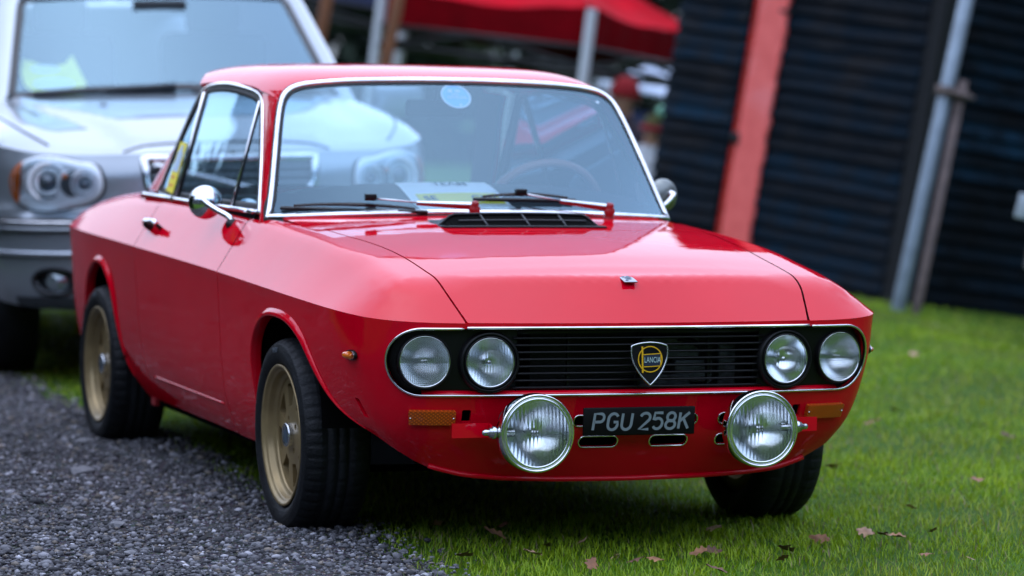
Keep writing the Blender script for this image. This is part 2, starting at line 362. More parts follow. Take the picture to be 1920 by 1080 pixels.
# ------------------------------------------------------------ car surface functions (x forward from front axle, y left, z up)
class Skin:
    """plan outline of the waist crease from nose centre round to tail centre (y<0 half), z of the crease, and how far the side falls in below it"""
    def __init__(s, pts, front, side, sf, ss, corner=None):
        P = np.asarray(pts, float); t = np.r_[0, np.cumsum(np.linalg.norm(np.diff(P[:, :2], axis=0), axis=1))]
        Q = np.vstack([P[1] * [1, -1, 1], P, P[-2] * [1, -1, 1]]); tt = np.r_[-t[1], t, t[-1] + t[-1] - t[-2]]
        f = cubic(tt, Q); u = np.linspace(0, t[-1], 6000); D = f(u)
        s.L = np.r_[0, np.cumsum(np.linalg.norm(np.diff(D[:, :2], axis=0), axis=1))]; s.D = D
        T = np.gradient(D[:, :2], axis=0); T /= np.linalg.norm(T, axis=1)[:, None]; s.T = T; s.N = np.stack([-T[:, 1], T[:, 0]], 1)
        if s.N[0] @ [1, 0] > 0: s.N = -s.N      # inward
        s.fr = pchip(*zip(*front)); s.sd = pchip(*zip(*side)); s.sf = s.s_of_y(sf); s.ss = s.s_of_x(ss); s.co = pchip(*zip(*corner)) if corner else None
        if corner: s.c0 = s.s_of_y(-.40); s.c1 = s.s_of_y(-.64); s.c2 = s.s_of_x(.60); s.c3 = s.s_of_x(.15)
    def at(s, q):
        q = np.abs(q); return np.stack([np.interp(q, s.L, s.D[:, i]) for i in range(3)], 1), np.stack([np.interp(q, s.L, s.N[:, i]) for i in range(2)], 1)
    def s_of_x(s, x):       # along the flank
        k0 = np.argmax(s.D[:, 0] < s.D[0, 0] - .12); k1 = len(s.D) - 400
        return np.interp(-np.asarray(x, float), -s.D[k0:k1, 0], s.L[k0:k1])
    def s_of_y(s, y):       # across the nose, y >= 0 gives negative s
        y = np.asarray(y, float); k1 = np.argmax(s.D[:, 0] < s.D[0, 0] - .16)
        return np.interp(np.abs(y), -s.D[:k1, 1], s.L[:k1]) * np.where(y > 0, -1, 1)
    def map(s, P, off=0.):
        q = P[:, 0]; c, n = s.at(q); dz = c[:, 2] - P[:, 1]
        wt = sstep(s.sf, s.ss, np.abs(q)); ins = s.fr(dz) * (1 - wt) + s.sd(dz) * wt + off
        if s.co:
            w1 = sstep(s.c0, s.c1, np.abs(q)); w2 = sstep(s.c2, s.c3, np.abs(q)); ins = (s.fr(dz) * (1 - w1) + s.co(dz) * w1) * (1 - w2) + s.sd(dz) * w2 + off
        X = c[:, 0] + n[:, 0] * ins; Y = c[:, 1] + n[:, 1] * ins
        return np.stack([X, np.where(q < 0, -Y, Y), P[:, 1]], 1)
    def near(s, P):
        out = np.empty(len(P)); D = s.D[::6, :2]
        for i in range(0, len(P), 2000):
            A = P[i:i + 2000]; d = ((A[:, None] - D[None]) ** 2).sum(2); out[i:i + 2000] = d.argmin(1)
        k = (out * 6).astype(int)
        # refine
        k2 = np.clip(k[:, None] + np.arange(-6, 7)[None], 0, len(s.D) - 1)
        d = ((P[:, None] - s.D[k2][:, :, :2]) ** 2).sum(2); b = d.argmin(1); kk = k2[np.arange(len(P)), b]
        t = np.sum((P - s.D[kk][:, :2]) * s.T[kk], 1); dist = np.sum((P - s.D[kk][:, :2]) * s.N[kk], 1)
        return s.L[kk] + t, dist
CREASE = [(.803, 0, .6245), (.799, -.2, .625), (.783, -.487, .627), (.753, -.644, .631), (.702, -.714, .636), (.615, -.752, .642), (.45, -.770, .648), (.2, -.779, .656), (-.2, -.781, .667), (-.62, -.781, .678),
          (-1.2, -.779, .689), (-1.7, -.776, .697), (-2.2, -.768, .703), (-2.55, -.757, .706), (-2.78, -.742, .708), (-2.93, -.718, .708), (-3.03, -.655, .707), (-3.075, -.52, .706), (-3.09, -.25, .705), (-3.095, 0, .705)]
BODY = Skin(CREASE, [(0, 0), (.1, .004), (.18, .012), (.22, .028), (.32, .060), (.40, .105), (.46, .155), (.6, .27)],
            [(0, 0), (.02, .003), (.06, .006), (.12, .010), (.25, .020), (.36, .036), (.44, .060), (.49, .085), (.55, .125), (.65, .2)], -.58, .50,
            [(0, 0), (.04, .003), (.1, .009), (.18, .026), (.24, .044), (.29, .066), (.345, .108), (.40, .165), (.46, .25), (.6, .4)])
Z0 = pchip([.9, .69, .55, .4, .1, -.12, -.4, -.6, -1.5, -2.2, -2.5, -2.8, -3.1], [.748, .7405, .762, .786, .818, .836, .856, .866, .88, .88, .868, .835, .785][0:13])
ZS = pchip([.9, .70, .663, .548, .411, .255, .104, -.037, -.2, -.4, -.604, -1.5, -2.2, -2.6, -2.9, -3.1], [.70, .722, .727, .7465, .768, .789, .803, .813, .822, .829, .836, .846, .846, .822, .775, .74])
YS = pchip([.9, .782, .719, .663, .548, .411, .255, .104, -.037, -.2, -.4, -.604, -1.5, -2.2, -3.1], [.47, .487, .502, .514, .52, .522, .531, .545, .564, .577, .61, .648, .655, .655, .60])
KS = pchip([0, float(BODY.s_of_y(-.487)), float(BODY.s_of_x(.6)), float(BODY.s_of_x(.43)), float(BODY.s_of_x(.1)), float(BODY.s_of_x(-.6)), float(BODY.s_of_x(-1.8)), float(BODY.s_of_x(-2.6)), 9], [.90, .74, .76, .84, .99, 1.2, 1.3, 1.1, 1.1])
def TOP(P):
    x = P[:, 0]; y = np.abs(P[:, 1]); q, d = BODY.near(np.stack([x, -y], 1)); c, _ = BODY.at(q)
    t = Z0(x) - (Z0(x) - ZS(x)) * (y / YS(x)) ** 2
    k = .030 - .018 * sstep(.50, .40, y) * sstep(.3, .55, x)
    return np.stack([x, P[:, 1], smin(c[:, 2] + KS(q) * d, t, k)], 1)
UPV = (0, 0, 1)
def outs(V): return np.stack([np.where(V[:, 0] > .55, 1., 0), np.sign(V[:, 1]), V[:, 0] * 0], 1)
car = empty('coupe_car', (0, 0, 0), 'red two-door coupe with four round headlamps and two big spot lamps', 'car')
def cp(name, G, m=RED, smooth=True, parent=car): return addg(name, G, m, parent, smooth)
def both(name, G, m=RED, smooth=True, parent=car): return cp(name, G, m, smooth, parent), cp(name, mirY(G), m, smooth, parent)
g = .0028                                             # half a panel gap
FL = .012
sx = BODY.s_of_x
# hood
hx = np.linspace(-.20, .770, 34); side = np.stack([hx, -(YS(hx) - g)], 1)
fy = np.linspace(-.483, .483, 60); fs = BODY.s_of_y(fy); fc, fn = BODY.at(fs); frontc = np.stack([fc[:, 0] - .0015, fy], 1)
ry = np.linspace(.573, -.573, 30); rear = np.stack([-.035 - .17 * (np.abs(ry) / .573) ** 2.2, ry], 1)
hood_poly = np.vstack([side[:-1], frontc, (side * [1, -1])[::-1][1:], rear[1:-1]])
cp('hood', panel(hood_poly, TOP, .022, out=UPV, flange=.016))
# cowl between hood and windscreen, with the vent hole left to a dark box
def ws_base(y): return -.40 - .205 * (np.abs(y) / .648) ** 2.2
cy = np.linspace(-.60, .60, 30); c1 = np.stack([-.035 - .17 * (np.abs(cy) / .573) ** 2.2 - 2 * g, cy], 1); c2 = np.stack([ws_base(cy) - .02, cy], 1)[::-1]
cp('cowl_panel', panel(np.vstack([c1, c2]), lambda P: TOP(P), .03, out=UPV, flange=.01))
# front fender upper (crease to shut line), back to the door
DF = lambda z: np.interp(z, [.18, .3, .678, .84], [-.655, -.65, -.632, -.735])     # door front edge x(z)
DR = lambda z: np.interp(z, [.18, .3, .697, .86], [-1.70, -1.70, -1.705, -1.79])
def crease_xy(x0, x1, n=40):
    s = np.linspace(float(sx(x0)), float(sx(x1)), n); c, _ = BODY.at(s); return c[:, :2]
s_tip = float(BODY.s_of_y(-.4915)); s_df = float(sx(-.632 + g)); s = np.linspace(s_tip, s_df, 260); cr = BODY.at(s)[0][:, :2]
fin = np.stack([np.linspace(-.235, .7795, 36), -(YS(np.linspace(-.235, .7795, 36)) + g)], 1)
ws_side = np.array([(-.60, -.644), (-.45, -.617)])
fpoly = np.vstack([cr, [(-.735 + g, -.652)], [(-.66, -.6495)], ws_side, fin])
both('front_fender', panel(fpoly, TOP, .022, out=UPV, flange=0))
# lower front skin, arch to arch, with the lamp/grille opening
ARF = [(.262, .20), (.262, .20)]
arch_f = np.array([(.60, .318), (.50, .352), (.43, .386), (.37, .43), (.315, .478), (.262, .524), (.205, .559), (.13, .583), (.05, .593), (-.03, .594), (-.11, .586), (-.17, .566), (-.225, .531), (-.262, .483), (-.28, .42), (-.285, .33), (-.287, .19)])
archF = curve3(np.c_[arch_f, np.zeros(len(arch_f))], 70)[:, :2]
archF_s = np.stack([sx(archF[:, 0]), archF[:, 1]], 1)
def crz(s): return BODY.at(s)[0][:, 2]
# bottom edge of the apron, by y across the nose
by = [0, .2, .35, .46, .55, .62, .68]; bz = [.196, .198, .204, .215, .235, .256, .277]
bs = np.array([float(BODY.s_of_y(-v)) for v in by]); topS = np.linspace(0, float(sx(.0)), 200)
half = [(0, .196)] + list(zip(bs[1:], bz[1:])) + [(float(sx(.665)), .292)] + [tuple(p) for p in archF_s[:np.argmax(archF[:, 0] < .0)]] + [(float(sx(.0)), .594)]
half_top = [(q, z) for q, z in zip(topS, crz(topS))]
outl = np.array(half + half_top[::-1][:-1]); outl_full = np.vstack([outl, (outl * [-1, 1])[::-1][:-1]])
# opening (a long slot with round ends)
z_lo, z_hi = .437, .6125; zc_ = (z_lo + z_hi) / 2; rr = (z_hi - z_lo) / 2; s_end = float(BODY.s_of_y(-.690)); sc_ = s_end - rr * 1.12
def stad(gr=0.):
    a = np.linspace(-90, 90, 24); o = [(sc_ + (rr * 1.12 + gr) * math.cos(R_(t)), zc_ + (rr + gr) * math.sin(R_(t))) for t in a]
    return np.array(o + [(-p[0], p[1]) for p in o[::-1]])
SK = BODY.map
def slot(y0, y1, z0, z1, r): return rrect(float(BODY.s_of_y(-y0)), float(BODY.s_of_y(-y1)), z0, z1, r, 6)
holes = [stad()]
for sg in (1, -1):
    S = lambda h: h * [sg, 1]
    holes += [S(slot(.046, .157, .292, .322, .0145)), S(slot(.060, .178, .350, .380, .0145)), S(slot(.240, .29, .350, .380, .0145)), S(slot(.240, .29, .292, .322, .0145)), S(slot(.462, .486, .365, .398, .004)),
              S(np.array([(float(sx(.575)), .418), (float(sx(.60)), .416), (float(sx(.625)), .368), (float(sx(.60)), .37)]))]
# split in the middle of the flank above the arch: front skin, then strips behind
nose = panel(outl_full, SK, .022, holes, out=outs, flange=.010)
cp('nose_panel', nose)
# fender flank behind the arch centre
s0 = float(sx(.0)); sl = [(s0, .594)] + [tuple(p) for p in archF_s[np.argmax(archF[:, 0] < .0):]]
zz = np.linspace(.19, .678, 14); door_e = [(float(sx(DF(z) + g)), z) for z in zz]
top_e = [(q, float(z)) for q, z in zip(np.linspace(float(sx(-.632 + g)), s0, 24), crz(np.linspace(float(sx(-.632 + g)), s0, 24)))]
both('fender_flank', panel(np.array(sl + door_e + top_e[1:]), SK, .022, out=(0, -1, 0), flange=.010))
# door: flank + shoulder joined in one part
zz = np.linspace(.193, .6785, 16); e1 = [(float(sx(DF(z) - g)), z) for z in zz]
ts = np.linspace(float(sx(-.632 - g)), float(sx(-1.705 + g)), 50); te = list(zip(ts, crz(ts)))
zz2 = np.linspace(.6965, .193, 16); e2 = [(float(sx(DR(z) + g)), z) for z in zz2]
dl = panel(np.array(e1 + te[1:-1] + e2), SK, .03, out=(0, -1, 0), flange=.012)
cxy = crease_xy(-.632 - g, -1.705 + g, 50)
belt = np.stack([np.linspace(-1.79 + g, -.735 - g, 30), np.full(30, -.6535)], 1)
du = panel(np.vstack([cxy, belt]), TOP, .025, out=UPV, flange=0)
doors = both('door', joinN(dl, du))
# sill line pressed along the door foot
for dd, sg in zip(doors, (1, -1)):
    q = np.linspace(float(sx(-.70)), float(sx(-1.60)), 30); Pp = SK(np.stack([q, np.full(30, .279)], 1), -.001) * [1, sg, 1]
    addg('sill_ridge', tube(Pp + np.array([0, sg * .0018, 0]), .0042, 8), RED, dd)
# rear quarter flank with rear arch
arch_r = np.array([(-1.86, .19), (-1.925, .235), (-1.98, .29), (-2.025, .38), (-2.055, .47), (-2.09, .54), (-2.14, .585), (-2.20, .61), (-2.27, .617), (-2.34, .61), (-2.42, .58), (-2.48, .535), (-2.53, .46), (-2.56, .38), (-2.58, .30), (-2.60, .25)])
archR = curve3(np.c_[arch_r, np.zeros(len(arch_r))], 70)[:, :2]; archR_s = np.stack([sx(archR[:, 0]), archR[:, 1]], 1)
zz = np.linspace(.6965, .193, 16); e1 = [(float(sx(DR(z) - g)), z) for z in zz]
Ltot = BODY.L[-1]; tail_b = [(float(sx(-2.8)), .27), (Ltot - .25, .29), (Ltot, .29)]
tt_ = np.linspace(Ltot, float(sx(-1.705 - g)), 60); te = list(zip(tt_, crz(tt_)))
q_l = panel(np.array(e1 + [tuple(p) for p in archR_s] + tail_b + te[:-1]), SK, .03, out=lambda V: np.stack([np.where(V[:, 0] < -2.95, -1., 0), np.sign(V[:, 1] + 1e-6), V[:, 0] * 0], 1), flange=.010)
cxy = BODY.at(np.linspace(float(sx(-1.705 - g)), Ltot - .02, 70))[0][:, :2]
q_u = panel(np.vstack([cxy, [(-3.0, -.01), (-2.42, -.01), (-2.40, -.35), (-2.30, -.56), (-2.14, -.6535), (-1.79 - g, -.6535)]]), TOP, .035, out=UPV)
both('rear_quarter', joinN(q_l, q_u))
cp('rear_deck_strip', panel(np.array([(-3.05, -.012), (-3.05, .012), (-2.42, .012), (-2.42, -.012)]), TOP, .02, out=UPV))
# rolled wheel-arch lips
def lip(arch, k0, k1, name):
    P = np.stack([sx(arch[k0:k1, 0]), arch[k0:k1, 1]], 1); A = SK(P); B = SK(P, -.004)
    rad = np.linspace(0, 1, len(P)); sc = np.minimum(1, np.minimum(rad * 2.2, (1 - rad) * 6) + .12)
    Tn = np.gradient(arch[k0:k1], axis=0); Tn /= np.linalg.norm(Tn, axis=1)[:, None]
    out2 = np.stack([-Tn[:, 1], Tn[:, 0]], 1); c = arch[:, :].mean(0) - [0, .15]
    if np.mean(np.sum(out2 * (arch[k0:k1] - c), 1)) < 0: out2 = -out2
    rows = []
    for o_, h_ in ((.019, .001), (.0145, -.003), (.009, -.009), (.003, -.0115), (-.002, -.0115), (-.005, -.008), (-.005, .02)):
        Q = arch[k0:k1] + out2 * (o_ * sc)[:, None]; rows.append(SK(np.stack([sx(Q[:, 0]), Q[:, 1]], 1), 0) + np.outer(h_ * sc if h_ < .01 else np.full(len(sc), h_), [0, 1, 0]))
    V = np.concatenate(rows); n = len(P); F = [(r_ * n + i, r_ * n + i + 1, (r_ + 1) * n + i + 1, (r_ + 1) * n + i) for r_ in range(len(rows) - 1) for i in range(n - 1)]
    fn = np.cross(V[F[n][1]] - V[F[n][0]], V[F[n][2]] - V[F[n][0]])
    if fn[1] > 0: F = [f[::-1] for f in F]
    both(name, (V, F))
lip(archF, 2, 66, 'arch_lip'); lip(archR, 6, 64, 'arch_lip')
# dark inner shell behind gaps and in the wheel wells
def cylwell(xc, r, w0, w1):
    th = np.linspace(.12, math.pi - .12, 28); V = []; F = []
    for yy in (w0, w1): V += [(xc + r * math.cos(t), yy, .27 + r * math.sin(t)) for t in th]
    n = len(th); F = [(i, i + 1, n + i + 1, n + i) for i in range(n - 1)]; b = len(V); V.append((xc, w1, .27))
    F += [(n + i, n + i + 1, b) for i in range(n - 1)]; return V, F
for xc in (-.01, -2.31): both('wheel_well', cylwell(xc, .335, -.735, -.47), DARK, False)
inn = np.stack([np.linspace(-2.35, .70, 30), -.60 * np.ones(30)], 1); poly = np.vstack([inn, (inn * [1, -1])[::-1]])
def lowtop(P): Q = TOP(P); Q[:, 2] -= .022; return Q
cp('dark_gap_backing', panel(np.array([(-.62, -.60), (.40, -.60), (.58, -.50), (.70, -.40), (.70, .40), (.58, .50), (.40, .60), (-.62, .60)]), lowtop, .06, out=UPV), DARK)  # black sheet added under the skin so panel gaps read dark
cp('floor_pan', box((-1.36, 0, .17), (2.9, 1.16, .02)), DARK, False)
cp('crossmember', box((.25, 0, .225), (.25, .56, .05), bev=.012), DARK, False)
cp('side_sill', box((-1.08, -.64, .19), (1.55, .05, .05), bev=.01), DARK, False); cp('side_sill', box((-1.08, .64, .19), (1.55, .05, .05), bev=.01), DARK, False)
both('jacking_point', box((-1.80, -.672, .178), (.05, .02, .026), bev=.004), REDIN, False)
both('inner_flank', box((-1.1, -.62, .44), (1.62, .012, .48)), DARK, False)
cp('rear_bulkhead', box((-2.45, 0, .5), (.02, 1.2, .6)), DARK, False)

# ------------------------------------------------------------ greenhouse
def WS(P, off=0.):      # (y,z) -> windscreen surface
    y, z = P[:, 0], P[:, 1]; x = ws_base(y) + (-1.0 + .26 * (y / .6) ** 2) * (z - .85) + off
    return np.stack([x, y, z], 1)
wsh = np.array([(-.646, .836), (-.632, .882), (-.600, 1.006), (-.566, 1.133), (-.549, 1.181), (-.535, 1.204), (-.513, 1.223), (-.483, 1.2355), (-.434, 1.2445), (-.358, 1.2515), (-.24, 1.2565), (-.12, 1.2595), (0, 1.260)])
wbot = np.array([(.213 * 0, .8595), (-.12, .859), (-.213, .8575), (-.338, .853), (-.44, .848), (-.521, .843), (-.60, .838)])
hw = curve3(np.c_[wsh, np.zeros(len(wsh))], 46)[:, :2]; hb = wbot[::-1]
WSO = np.vstack([hw[:-1], (hw * [-1, 1])[::-1], (hb * [-1, 1])[:], hb[::-1][1:]])   # outer chrome outline, clockwise from lower right-hand corner
def inset_poly(P, d):
    c = np.array([0, 1.04]); T = np.roll(P, -1, 0) - np.roll(P, 1, 0); T /= np.linalg.norm(T, axis=1)[:, None]; Nn = np.stack([-T[:, 1], T[:, 0]], 1)
    if np.mean(np.sum(Nn * (c - P), 1)) < 0: Nn = -Nn
    return P + Nn * d
WSD = dens(WSO, .02)
glassP = inset_poly(WSD, .012)
cp('windscreen', panel(glassP, WS, .05, out=(1, 0, .7)), GLASSW)
wn = lambda P: (lambda n: n / np.linalg.norm(n, axis=1)[:, None])(np.cross(WS(P + [0, 1e-3]) - WS(P), WS(P + [1e-3, 0]) - WS(P)) * -1)
def rim_strip(P2, mapf, nrm, d0, d1, h, name, m, parent=car, bulge=.002):
    d0 = np.broadcast_to(d0, len(P2))[:, None]; d1 = np.broadcast_to(d1, len(P2))[:, None]; A = inset_poly(P2, d0); B = inset_poly(P2, d1); C_ = inset_poly(P2, (d0 + d1) / 2)
    nn = nrm(P2); rows = [mapf(A) - nn * .004, mapf(A) + nn * h, mapf(inset_poly(P2, d0 + (d1 - d0) * .25)) + nn * (h + bulge * .8), mapf(C_) + nn * (h + bulge), mapf(inset_poly(P2, d0 + (d1 - d0) * .75)) + nn * (h + bulge * .8), mapf(B) + nn * h, mapf(B) - nn * .006]
    n = len(P2); V = np.concatenate(rows); F = [(r_ * n + i, r_ * n + (i + 1) % n, (r_ + 1) * n + (i + 1) % n, (r_ + 1) * n + i) for r_ in range(len(rows) - 1) for i in range(n)]
    fn = np.cross(V[F[2 * n][1]] - V[F[2 * n][0]], V[F[2 * n][3]] - V[F[2 * n][0]])
    if fn @ nn[0] < 0: F = [f[::-1] for f in F]
    return addg(name, (V, F), m, parent)
def wnorm(P):
    n = np.cross(WS(P + [1e-3, 0]) - WS(P), WS(P + [0, 1e-3]) - WS(P)); n /= np.linalg.norm(n, axis=1)[:, None]
    return n * np.sign(n[:, :1])
low_ = sstep(.90, .87, WSD[:, 1]) * sstep(.66, .60, np.abs(WSD[:, 0]))
rim_strip(WSD, WS, wnorm, -.004 - .014 * low_, .001, .000, 'windscreen_gasket', RUBBER)
rim_strip(WSD, WS, wnorm, .000, .0125, .004, 'windscreen_trim', CHROME, bulge=.003)
rim_strip(WSD, WS, wnorm, .0125, .021 - .007 * low_, .001, 'windscreen_gasket', RUBBER)
# side glass plane
def SG(P, off=0.):      # (x,z) -> flank glass, y<0 side
    x, z = P[:, 0], P[:, 1]; y = -(.648 - .29 * (z - .832)) - .012 * np.sin(np.clip((x + 2.1) / 1.45, 0, 1) * math.pi)
    y = y + .05 * np.clip((-1.6 - x) / .5, 0, 1) ** 2
    return np.stack([x, y + off, z], 1)
snorm = lambda P: np.tile([0, -.96, .28], (len(P), 1))
sw = np.array([(-.655, .848), (-.72, .925), (-.80, 1.02), (-.90, 1.125), (-.955, 1.178), (-1.0, 1.199), (-1.075, 1.213), (-1.2, 1.224), (-1.315, 1.231), (-1.42, 1.2335), (-1.512, 1.232), (-1.60, 1.227), (-1.67, 1.218), (-1.73, 1.196), (-1.80, 1.14), (-1.9, 1.05), (-2.0, .945), (-2.085, .86)])
SWO = np.vstack([curve3(np.c_[sw, np.zeros(len(sw))], 60)[:, :2], [(-2.06, .852), (-1.6, .848), (-1.1, .846)]]); SWD = dens(SWO, .02)
def inset_s(P, d):
    c = np.array([-1.4, 1.03]); T = np.roll(P, -1, 0) - np.roll(P, 1, 0); T /= np.linalg.norm(T, axis=1)[:, None]; Nn = np.stack([-T[:, 1], T[:, 0]], 1)
    if np.mean(np.sum(Nn * (c - P), 1)) < 0: Nn = -Nn
    return P + Nn * d
_ip = inset_poly
def side_strip(d0, d1, h, name, m, bulge=.002, sel=None):
    global inset_poly
    inset_poly = inset_s
    o = rim_strip(SWD, SG, snorm, d0, d1, h, name, m, bulge=bulge); inset_poly = _ip
    G = (np.array([v.co[:] for v in o.data.vertices]), [tuple(p.vertices) for p in o.data.polygons])
    addg(name, mirY(G), m, car)
side_strip(-.002, .011, .004, 'window_trim', CHROME, .003)
side_strip(.011, .030, .000, 'window_frame', RUBBER)
both('side_window', panel(inset_s(SWD, .024), SG, .08, out=(0, -1, .2)), GLASSS)
def bar(pts, wdt, h, name, m): both(name, sweep(SG(np.array(pts), -.002), [(-wdt / 2, -h), (wdt / 2, -h), (wdt / 2, h), (-wdt / 2, h)], (0, -.96, .28)), m)
bar([(-1.645, 1.205), (-1.63, 1.03), (-1.612, .856)], .030, .003, 'window_post', RUBBER)
bar([(-1.672, 1.20), (-1.655, 1.03), (-1.636, .856)], .012, .006, 'window_post_trim', CHROME)
bar([(-.985, 1.18), (-.972, 1.02), (-.958, .853)], .009, .004, 'vent_window_post', CHROME)
bar([(-.972, 1.175), (-.958, 1.02), (-.942, .853)], .010, .003, 'vent_window_seal', RUBBER)
# broad dark C-pillar frame
both('quarter_frame', sweep(SG(np.array([(-1.72, 1.19), (-1.80, 1.112), (-1.9, 1.01), (-2.0, .905), (-2.045, .86)]), -.002), [(-.024, -.003), (.024, -.003), (.024, .003), (-.024, .003)], (0, -.96, .28)), RUBBER)
# belt chrome
for x0, x1 in ((-1.72, -2.09), (-.70, -1.69)):
    q = np.linspace(x0, x1, 20); both('belt_trim', sweep(np.stack([q, np.full(20, -.6525), np.full(20, .8525)], 1), [(-.008, -.006), (.008, -.006), (.010, .002), (.004, .007), (-.006, .007)]), CHROME)
# roof
def RF(P):
    x, y = P[:, 0], np.abs(P[:, 1]); u = np.clip((x + 1.45) / .61, -3, 3); a = np.where(u > 0, .014 * u ** 2 + .022 * np.abs(u) ** 5, .010 * u ** 2 + .016 * np.abs(u) ** 4)
    b = .010 * (y / .54) ** 2 + .052 * (y / .54) ** 9
    return np.stack([x, P[:, 1], 1.302 - a - b], 1)
tw = WS(hw[np.argmax(hw[:, 1] > 1.17):]); fr_half = tw[:, :2] * [1, 1] + [.004, 0]
sr = SG(SWD[(SWD[:, 1] > 1.17)])
sr = sr[np.argsort(-sr[:, 0])]; sr2 = sr[:, :2] * [1, 1] + [0, -.003]
rear_r = np.array([(-1.86, -.50), (-1.93, -.42), (-1.97, -.25), (-1.985, 0)])
rp = np.vstack([fr_half[::-1], sr2[2:-2], rear_r[:-1]]); rp = np.vstack([rp, [rear_r[-1]], (rp * [1, -1])[::-1][:-1]])
cp('roof_panel', panel(rp, RF, .03, out=UPV, flange=.02))
# front pillars: strip between windscreen edge and flank-window edge, bulged
def strip(A, B, bulge, dirv, n=7):
    V = []; m = len(A)
    for t in np.linspace(0, 1, n): V.append(A * (1 - t) + B * t + np.outer(np.full(m, 4 * t * (1 - t) * bulge), dirv))
    V = np.concatenate(V); F = [(r_ * m + i, r_ * m + i + 1, (r_ + 1) * m + i + 1, (r_ + 1) * m + i) for r_ in range(n - 1) for i in range(m - 1)]; return V, F
zz = np.linspace(.82, 1.214, 26)
zi = hw[np.argsort(hw[:, 1])]; yA = np.interp(zz, hw[:40, 1], hw[:40, 0]); A = WS(np.stack([yA - .001, zz], 1)) + [-.002, -.002, 0]
xs_ = pchip(sw[:6, 1], sw[:6, 0])(np.minimum(zz, 1.19)); B = SG(np.stack([xs_ + .000, zz], 1)) + [.0, -.002, 0]
both('front_pillar', strip(A, B, .006, np.array([.6, -.8, 0])), RED)
# C-pillar and rear window
cpA = np.array([(-1.74, -.535, 1.205), (-1.82, -.55, 1.13), (-1.95, -.585, 1.0), (-2.09, -.62, .86)]); cpB = np.array([(-1.88, -.48, 1.22), (-1.97, -.50, 1.13), (-2.12, -.545, 1.0), (-2.27, -.585, .865)])
A = curve3(cpA, 14); B = curve3(cpB, 14); both('rear_pillar', strip(A + [0, .014, 0], B, .004, np.array([-.3, -.9, .2])), RED); both('rear_pillar_lining', strip(A + [.0, .028, 0], B + [.01, .016, -.004], .0, np.array([-.3, -.9, .2])), HEADL)
A = curve3(cpB, 14); M_ = A * [1, -1, 1]; both_rw = strip(A, M_, .0, np.array([-1, 0, 0]))
V = both_rw[0]; m = 14
for i, t in enumerate(np.linspace(0, 1, 7)): V[i * m:(i + 1) * m, 0] -= 4 * t * (1 - t) * .10; V[i * m:(i + 1) * m, 2] += 4 * t * (1 - t) * np.linspace(.055, .0, m)
cp('rear_window', (V, both_rw[1]), GLASSS)
# lining under the roof, inner pillars
def RFl(P): Q = RF(P); Q[:, 2] -= .03; return Q
rl = rp * [.97, .95] + [-.045, 0]
cp('headliner', panel(rl, RFl, .06, out=(0, 0, -1)), HEADL)
# interior
def DASH(P): return np.stack([P[:, 0], P[:, 1], .848 + .018 * np.cos(P[:, 1] * 2.2) + .074 * sstep(.02, .36, ws_base(P[:, 1]) - P[:, 0]) - 3. * np.clip(-.78 - P[:, 0], 0, 1) ** 1.5], 1)
yy = np.linspace(-.60, .60, 24); dpo = np.vstack([np.stack([ws_base(yy) - .012, yy], 1), np.stack([np.full(24, -.90), yy[::-1]], 1)])
cp('dashboard', panel(dpo, DASH, .05, out=UPV, flange=.14), INTER)
for sy in (.32, -.32):
    cp('front_seat', join(box((-1.35, sy, .42), (.50, .46, .14), bev=.04), xf(box((0, 0, .25), (.12, .46, .50), bev=.04), Matrix.Translation((-1.60, sy, .38)) @ Matrix.Rotation(-.3, 4, 'Y'))), INTER)
cp('rear_bench', join(box((-2.05, 0, .42), (.40, 1.0, .14), bev=.04), xf(box((0, 0, .2), (.12, 1.0, .42), bev=.04), Matrix.Translation((-2.25, 0, .40)) @ Matrix.Rotation(-.3, 4, 'Y'))), INTER)
cp('parcel_shelf', box((-2.33, 0, .80), (.22, 1.05, .02)), INTER, False)
SWC = np.array([-1.02, .38, .828]); swM = frame(SWC, (-.88, 0, .47), (0, 0, 1))
th = np.linspace(0, 2 * math.pi, 64, endpoint=False); ring = np.stack([.195 * np.cos(th), .195 * np.sin(th), 0 * th], 1)
stw = cp('steering_wheel', xf(tube(ring, .0135, 10, True), swM), WOOD)
for a in (90, 210, 330): addg('wheel_spoke', xf(box((.09 * math.cos(R_(a + 180)), .09 * math.sin(R_(a + 180)), 0), (.03, .17, .006), None), swM @ np.array(Matrix.Rotation(0, 4, 'Z'))) if a == 90 else xf(xf(box((0, .095, .0), (.03, .17, .006)), Matrix.Rotation(R_(a - 90), 4, 'Z')), swM), STEEL, stw, False)
addg('horn_hub', xf(lathe([(0, -.03), (.035, -.025), (.04, 0), (.04, .02)], 24), swM), BLACK, stw)
cp('steering_column', tube([SWC + np.array([.02, 0, -.01]), SWC + np.array([.30, 0, -.17])], .025, 10), BLACK)
im = cp('rear_view_mirror', xf(box((0, 0, 0), (.19, .055, .03), bev=.012), frame((-.965, .0, 1.165), (1, 0, 0))), BLACK)
addg('mirror_stem', tube([(-.965, 0, 1.18), (-.93, 0, 1.245)], .006, 8), BLACK, im)
addg('mirror_tab', tube([(-.95, -.02, 1.14), (-.95, -.02, 1.128)], .005, 8), BLACK, im)
